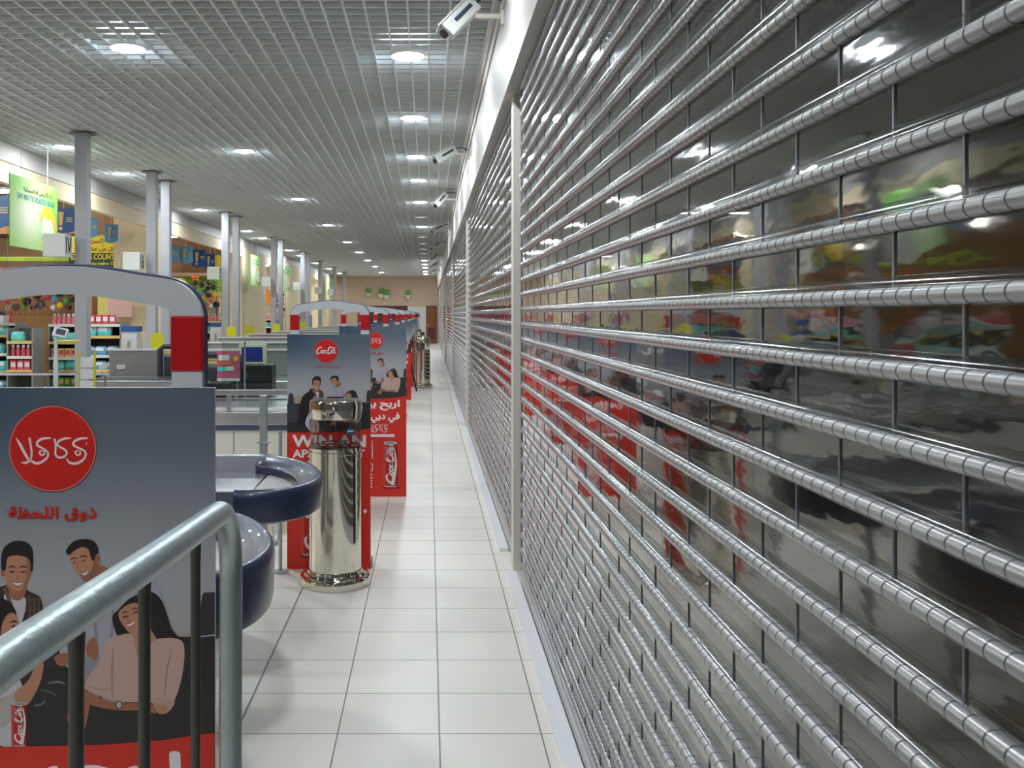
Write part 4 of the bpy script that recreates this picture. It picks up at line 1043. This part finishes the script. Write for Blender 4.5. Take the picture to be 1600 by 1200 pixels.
# coloured cardboard display arches over the shop
for i, (x, y, z, wd, h, m_) in enumerate(((-8.2, 20.2, 3.35, 3.4, .5, 'brown'), (-8.9, 19.9, 2.75, 3.6, .10, 'ygreen'), (-7.9, 20.3, 2.35, 3.6, .30, 'brown'), (-6.6, 25.4, 2.25, 2.2, .42, 'ygreen'), (-6.6, 25.6, 1.95, 2.2, .28, 'tagy'), (-6.6, 25.2, 2.75, 2.2, .9, 'brown'), (-6.2, 33.6, 2.0, 1.4, .5, 'orange'), (-7.7, 19.4, 2.2, 0.5, .22, 'prodw'))):
    o = MB().box(-wd / 2, wd / 2, 0, 0.06, 0, h).build('overhead_panel', M[m_], None, 0.01, (x, y, z))
    for s_x in (-.4, .4): MB().tube([(s_x * wd, .03, h), (s_x * wd, .03, 4.5 - z)], .004, 5).build('hanging_wire', M['steel'], o)
    tag(o, '%s overhead display panel in the shop, %s' % (ordinal(i), {'brown': 'brown', 'ygreen': 'leaf green', 'tagy': 'pale yellow', 'orange': 'orange', 'prodw': 'white'}[m_]), 'display panel')
for i, (x, y, z, r, m_) in enumerate(((-6.5, 25.1, 2.45, .16, 'yel'), (-6.15, 25.1, 2.62, .10, 'orange'), (-5.75, 25.1, 2.66, .10, 'ygreen'), (-7.6, 17.2, 2.42, .09, 'rose'))):
    o = tag(MB().ball((0, 0, 0), r, r * .3, r, 0).build('fruit_cutout', M[m_], None, 0, (x, y, z)), '%s round fruit shape hanging in the shop' % ordinal(i), 'decoration')
    MB().tube([(0, 0, r * .9), (0, 0, 4.5 - z)], .004, 5).build('hanging_wire', M['steel'], o)
for nm, hw, hh, m_, lo, lb in (('yellow_poster', .13, .42, M['yel'], (-5.5, 24.5, 2.75), 'plain yellow poster beside the third column'),
                           ('pink_poster', .22, .42, mat('pale_pink_card', (240, 196, 186), 0.5, var=0.08), (-5.70, 17.6, 1.6), 'pale pink poster behind the goods, left of the second column'),
                           ('cream_poster', .10, .42, mat('pale_yellow_card', (238, 226, 130), 0.5, var=0.08), (-6.02, 17.62, 1.6), 'pale yellow poster behind the goods, right of the first column'),
                           ('orange_poster', .10, .40, M['orange'], (-6.32, 17.6, 1.66), 'orange poster immediately right of the first column')):
    o = tag(MB().box(-hw, hw, 0, .02, 0, hh).build(nm, m_, None, 0, lo), lb, 'poster')
    MB().tube([(0, .01, hh), (0, .01, 4.5 - lo[2])], .004, 5).build('hanging_wire', M['steel'], o)

# ------------------------------------------------------------------ gondolas and goods
def pack_mesh(w_, d_, h_, m1, m2, wavy=True):
    b = MB(); n = 5
    def ring(z, s, k): return [(math.copysign(abs(math.cos(a)) ** .5, math.cos(a)) * w_ / 2 * s, math.copysign(abs(math.sin(a)) ** .5, math.sin(a)) * d_ / 2 * s, z) for a in [2 * PI * i / 12 + .26 for i in range(12)]]
    st = [(0, .86), (.12, 1), (.5, 1.04), (.85, .98), (1, .7)]
    for z, s in st: b.v += ring(z * h_, s, 0)
    for i in range(len(st) - 1):
        for j in range(12): b.face((i * 12 + j, i * 12 + (j + 1) % 12, (i + 1) * 12 + (j + 1) % 12, (i + 1) * 12 + j), 1 if (i == 2 and j % 3) else 0, None, True)
    b.face(list(range(12))[::-1], 0); b.face([48 + j for j in range(12)], 0)
    return b.mesh('soft_pack', [M[m1], M[m2]])
def bottle_mesh(m1, m2='prodw'):
    b = MB(); b.lathe([(.034, 0), (.036, .01), (.036, .12), (.028, .145)], seg=10); b.lathe([(.026, .145), (.026, .185), (.02, .19)], seg=10, mi=1)
    return b.mesh('bottle', [M[m1], M[m2]])
def carton_mesh(m1, m2, w_=.1, h_=.16):
    b = MB(); b.box(-w_ / 2, w_ / 2, -.04, .04, 0, h_, 0); b.box(-w_ * .38, w_ * .38, -.0415, -.04, h_ * .3, h_ * .8, 1); return b.mesh('carton', [M[m1], M[m2]])
GOODS = {'tp': ('soft_pack', pack_mesh(.24, .16, .17, 'teal', 'prodw'), .25, 'teal soft pack'), 'gp': ('soft_pack', pack_mesh(.22, .16, .16, 'teal2', 'teal'), .23, 'green and teal soft pack'),
         'bp': ('soft_pack', pack_mesh(.2, .15, .15, 'bluep', 'prodw'), .21, 'blue and white soft pack'), 'wp': ('soft_pack', pack_mesh(.22, .15, .14, 'prodw', 'teal'), .23, 'white soft pack'),
         'pb': ('bottle', bottle_mesh('pink'), .085, 'pink bottle with a white cap'), 'rb': ('bottle', bottle_mesh('rose'), .085, 'red bottle with a white cap'), 'bb': ('bottle', bottle_mesh('bluep'), .085, 'blue bottle with a white cap'),
         'rc': ('carton', carton_mesh('rose', 'prodw'), .115, 'red carton'), 'gc': ('carton', carton_mesh('green', 'tagy'), .115, 'green carton'), 'oc': ('carton', carton_mesh('tagy', 'rose'), .115, 'tan carton'), 'dc': ('carton', carton_mesh('dark', 'rose', .09, .13), .1, 'dark carton')}
ngoods = 0
M['unitback'] = mat('gondola_back_grey', (84, 82, 78), 0.6)  # dark grey of the shelf unit back panels
M['side'] = mat('gondola_side_grey', (150, 150, 146), 0.4, 0.3)
def gondola(x0, x1, y, depth, shelves, name, label, zt=None):
    """shelves: list of (z, goods keys)"""
    global ngoods
    zt = zt or max(s[0] for s in shelves) + .02
    t = thing('shelf_unit', label, 'shelf unit', ((x0 + x1) / 2, y, 0), 'shop shelf units')
    hw = (x1 - x0) / 2
    MB().box(-hw, hw, depth - .03, depth, 0, zt).build('back_panel', M['unitback'], t)
    for s in (-1, 1): MB().box(s * hw - .012, s * hw + .012, 0.02, depth, 0, zt).build('side_panel', M['side'], t)
    MB().box(-hw, hw, 0, depth, 0, .12).build('base', M['lgrey'], t)
    for si, (z, keys) in enumerate(shelves):
        sh = MB().box(-hw, hw, 0, depth - .03, z - .025, z).build('shelf', M['lgrey'], t)
        MB().box(-hw, hw, -.008, 0, z - .045, z + .004).build('price_strip', M['tagy' if si % 2 else 'signw'], sh)
        if not keys: continue
        x = -hw + .03; ki = 0; cnt = {}
        while True:
            k = keys[ki % len(keys)]; ki += 1
            run = 3 if k in ('tp', 'gp', 'bp', 'wp') else 5
            nm, me, w_, lb = GOODS[k]
            for _ in range(run):
                if x + w_ > hw - .02: break
                o = bpy.data.objects.new(nm, me); C.objects.link(o)
                o.location = ((x0 + x1) / 2 + x + w_ / 2, y + .04 + (.08 if w_ > .2 else .05), z)
                o.rotation_euler.z = R.uniform(-.12, .12)
                g = '%ss, shelf %s down, %s' % (lb, ordinal(len(shelves) - 1 - si), name)
                cnt[lb] = cnt.get(lb, 0) + 1
                tag(o, '%s %s from left, %s shelf down, %s' % (ordinal(cnt[lb] - 1), lb.replace(' with a white cap', ''), ordinal(len(shelves) - 1 - si), name), 'bottle' if nm == 'bottle' else 'carton' if nm == 'carton' else 'pack', g)
                x += w_; ngoods += 1
            if x + .085 > hw - .02 or ki > 60: break
            if x + w_ > hw - .02 and ki > 3 and all(x + GOODS[q][2] > hw - .02 for q in keys): break
    return t
gondola(-8.75, -7.08, 16.3, .5, [(.36, ['bp']), (.68, ['tp']), (.98, ['wp', 'tp']), (1.30, ['tp']), (1.50, ['rb', 'rc'])], 'leftmost unit', 'leftmost grey shelf unit full of teal packs, seen through the gate arch')
gondola(-7.04, -6.62, 15.9, .5, [(.36, []), (.72, ['rc']), (.95, ['rb', 'gc', 'bb']), (1.20, ['gp'])], 'narrow unit', 'narrow grey shelf unit with green and teal packs on top', 1.42)
gondola(-6.78, -6.02, 17.0, .5, [(.36, ['gc', 'bp']), (.66, ['gp']), (.88, ['oc', 'dc']), (1.16, ['gp', 'bp']), (1.47, ['pb', 'rc'])], 'unit left of first column', 'shelf unit with pink bottles on top, left of the first column')
gondola(-5.98, -5.28, 16.3, .5, [(.36, ['gc']), (.70, ['bp']), (.95, ['bp', 'rb']), (1.28, ['tp']), (1.48, ['rc', 'pb'])], 'unit right of first column', 'shelf unit with teal packs, right of the first column')
def back_unit(y, name, label):
    gondola(-7.0, -5.2, y, .5, [(.5, ['bp', 'rc']), (.9, ['bb', 'dc']), (1.22, ['tp', 'gp']), (1.48, ['pb', 'rb', 'pb'])], name, label)
back_unit(24.0, 'unit behind third column', 'shelf unit with bottles and teal packs behind the third column')
back_unit(33.0, 'unit near sixth column', 'small far shelf unit with teal packs near the sixth column')
gondola(-5.5, -4.6, 37.0, .5, [(.9, ['bb']), (1.3, ['tp']), (1.6, ['pb'])], 'far small unit', 'far small shelf unit seen over the second gate')
# kiosks with a dark blue head
k0 = thing('price_kiosk', 'grey kiosk with dark blue top, between the first and second columns', 'kiosk', (-5.0, 15.9, 0), 'grey kiosks with blue tops')
kb = MB(); kb.box(-.13, .13, 0, .3, 0, 1.25, 0); kb.build('body', M['lgrey'], k0, .006)
MB().box(-.135, .135, -.01, .3, 1.36, 1.45).build('blue_header', M['bann'], k0); MB().box(-.125, .125, 0.01, .3, 1.25, 1.36).build('head', M['gatew'], k0)
MB().box(-.02, .02, -.02, 0, .5, 1.2).build('front_rib', M['side'], k0)
for i, (x, y) in enumerate(((-4.92, 22.0), (-4.75, 30.0))): dup(k0, (x, y, 0), '%s grey kiosk with blue top farther down the checkouts' % ordinal(i))
# clusters of toy balls and dried twigs
balls = [('dark', 'black'), ('bann', 'dark blue'), ('rose', 'red'), ('yel', 'yellow'), ('black', 'glossy black'), ('prodw', 'white'), ('green', 'green'), ('maroon', 'maroon'), ('bann2', 'sky blue'), ('ink', 'matt black'), ('band', 'slate blue')]
bme = {}
def ball_cluster(cx, y, cz, sx, sz, n, where, r0=.085):
    t = thing('toy_rack', 'wire rack carrying toy balls %s' % where, 'rack', (cx, y, 0))
    rk = MB()
    for q in range(9): x = -sx - .08 + (2 * sx + .16) * q / 8; rk.tube([(x, .01, 0 if q in (0, 8) else cz - sz - .1), (x, .01, cz + sz + .1)], .006, 5)
    for q in range(5): z = cz - sz - .1 + (2 * sz + .2) * q / 4; rk.tube([(-sx - .08, .01, z), (sx + .08, .01, z)], .006, 5)
    rk.build('wire_grid', M['dark'], t)
    got = []; tries = 0
    while len(got) < n and tries < 6000:
        tries += 1; r = r0 * R.uniform(.75, 1.2); x = R.uniform(-sx, sx); z = R.uniform(-sz, sz)
        if all(math.hypot(x - a, z - b) > (r + q) * .96 for a, b, q in got): got.append((x, z, r))
    got.sort(); cnt = {}
    for i, (x, z, r) in enumerate(got):
        m_, nm = balls[(i * 3 + n) % len(balls)]
        if m_ not in bme: bme[m_] = MB().ball((0, 0, 0), 1, 1, 1, 0, 16, 10).mesh('toy_ball', M[m_])
        o = bpy.data.objects.new('toy_ball', bme[m_]); C.objects.link(o); o.scale = (r, r, r)
        o.location = (cx + x, y - r + .002, cz + z); cnt[nm] = cnt.get(nm, 0) + 1
        tag(o, '%s %s toy ball from the left in the heap %s' % (ordinal(cnt[nm] - 1), nm, where), 'ball', '%s toy balls %s' % (nm, where))
ball_cluster(-5.55, 23.3, 2.08, .40, .34, 90, 'behind the third column', .072)
ball_cluster(-7.6, 17.9, 1.92, 1.1, .16, 90, 'over the leftmost shelf units', .075)
ball_cluster(-5.35, 33.8, 2.0, .2, .35, 20, 'near the sixth column', .08)
tw = MB(); R3 = random.Random(11)
for i in range(110):
    x = R3.uniform(-1.1, 1.0); a = R3.uniform(-.8, .8); L = R3.uniform(.15, .34)
    tw.tube([(x, 0, 0), (x + a * L * .5, -.04, L * .6), (x + a * L, R3.uniform(-.1, .05), L)], [.007, .005, .002], 4)
tag(tw.build('dried_twigs', M['twig'], None, 0, (-7.5, 16.95, 1.62)), 'dried twigs and reeds above the left shelf goods', 'dried plants', None, 'stuff')
for i in range(3):
    t = thing('display_tray', '%s dark domed box on the leftmost shelf unit' % ordinal(i), 'box', (-7.95 + i * .34, 16.1, 1.5))
    MB().box(-.13, .13, -.1, .1, 0, .13).build('tray_body', M['lgrey'], t); MB().ball((0, 0, .13), .13, .1, .09).build('dome', M['dark'], t)
# shop flooring display wall: tall coloured shelves deep in the shop
for i, (x, y) in enumerate(((-11, 22), (-11, 30), (-11, 38), (-13, 46))):
    o = MB().box(-2.5, 2.5, 0, .6, 0, 2.1).build('tall_rack', M['brown'], None, 0, (x, y, 0)); tag(o, '%s tall brown rack deep inside the shop' % ordinal(i), 'rack')
# end wall badges
for i, (px0, px1, a, b_) in enumerate(((571, 580, 451, 463), (591, 600, 451, 466), (599, 608, 453, 468), (634, 641, 453, 468))):
    x0 = (px0 - 670) * 53.6 / 1490; x1 = (px1 - 670) * 53.6 / 1490; z1 = 1.65 - (a - 491) * 53.6 / 1490; z0 = 1.65 - (b_ - 491) * 53.6 / 1490
    t = thing('wall_shield', '%s green shield shaped sign high on the end wall' % ['leftmost', 'second', 'third', 'rightmost'][i], 'sign', ((x0 + x1) / 2, 53.7, z0), 'green shield signs on the end wall')
    hw = (x1 - x0) / 2; h = z1 - z0
    MB().prism([(-hw, h), (hw, h), (hw, h * .45), (-hw, h * .45)], 'y', 0, .03).build('green_field', M['green'], t)
    MB().prism([(-hw, h * .45), (hw, h * .45), (hw * .9, h * .2), (0, 0), (-hw * .9, h * .2)], 'y', 0, .03).build('pale_tip', M['signw'], t)
    MB().tube([(0, .02, h), (0, .02, CZ + .1 - z0)], .006, 5).build('hanging_wire', M['white'], t)
print('goods', ngoods, 'objects', len(bpy.data.objects))
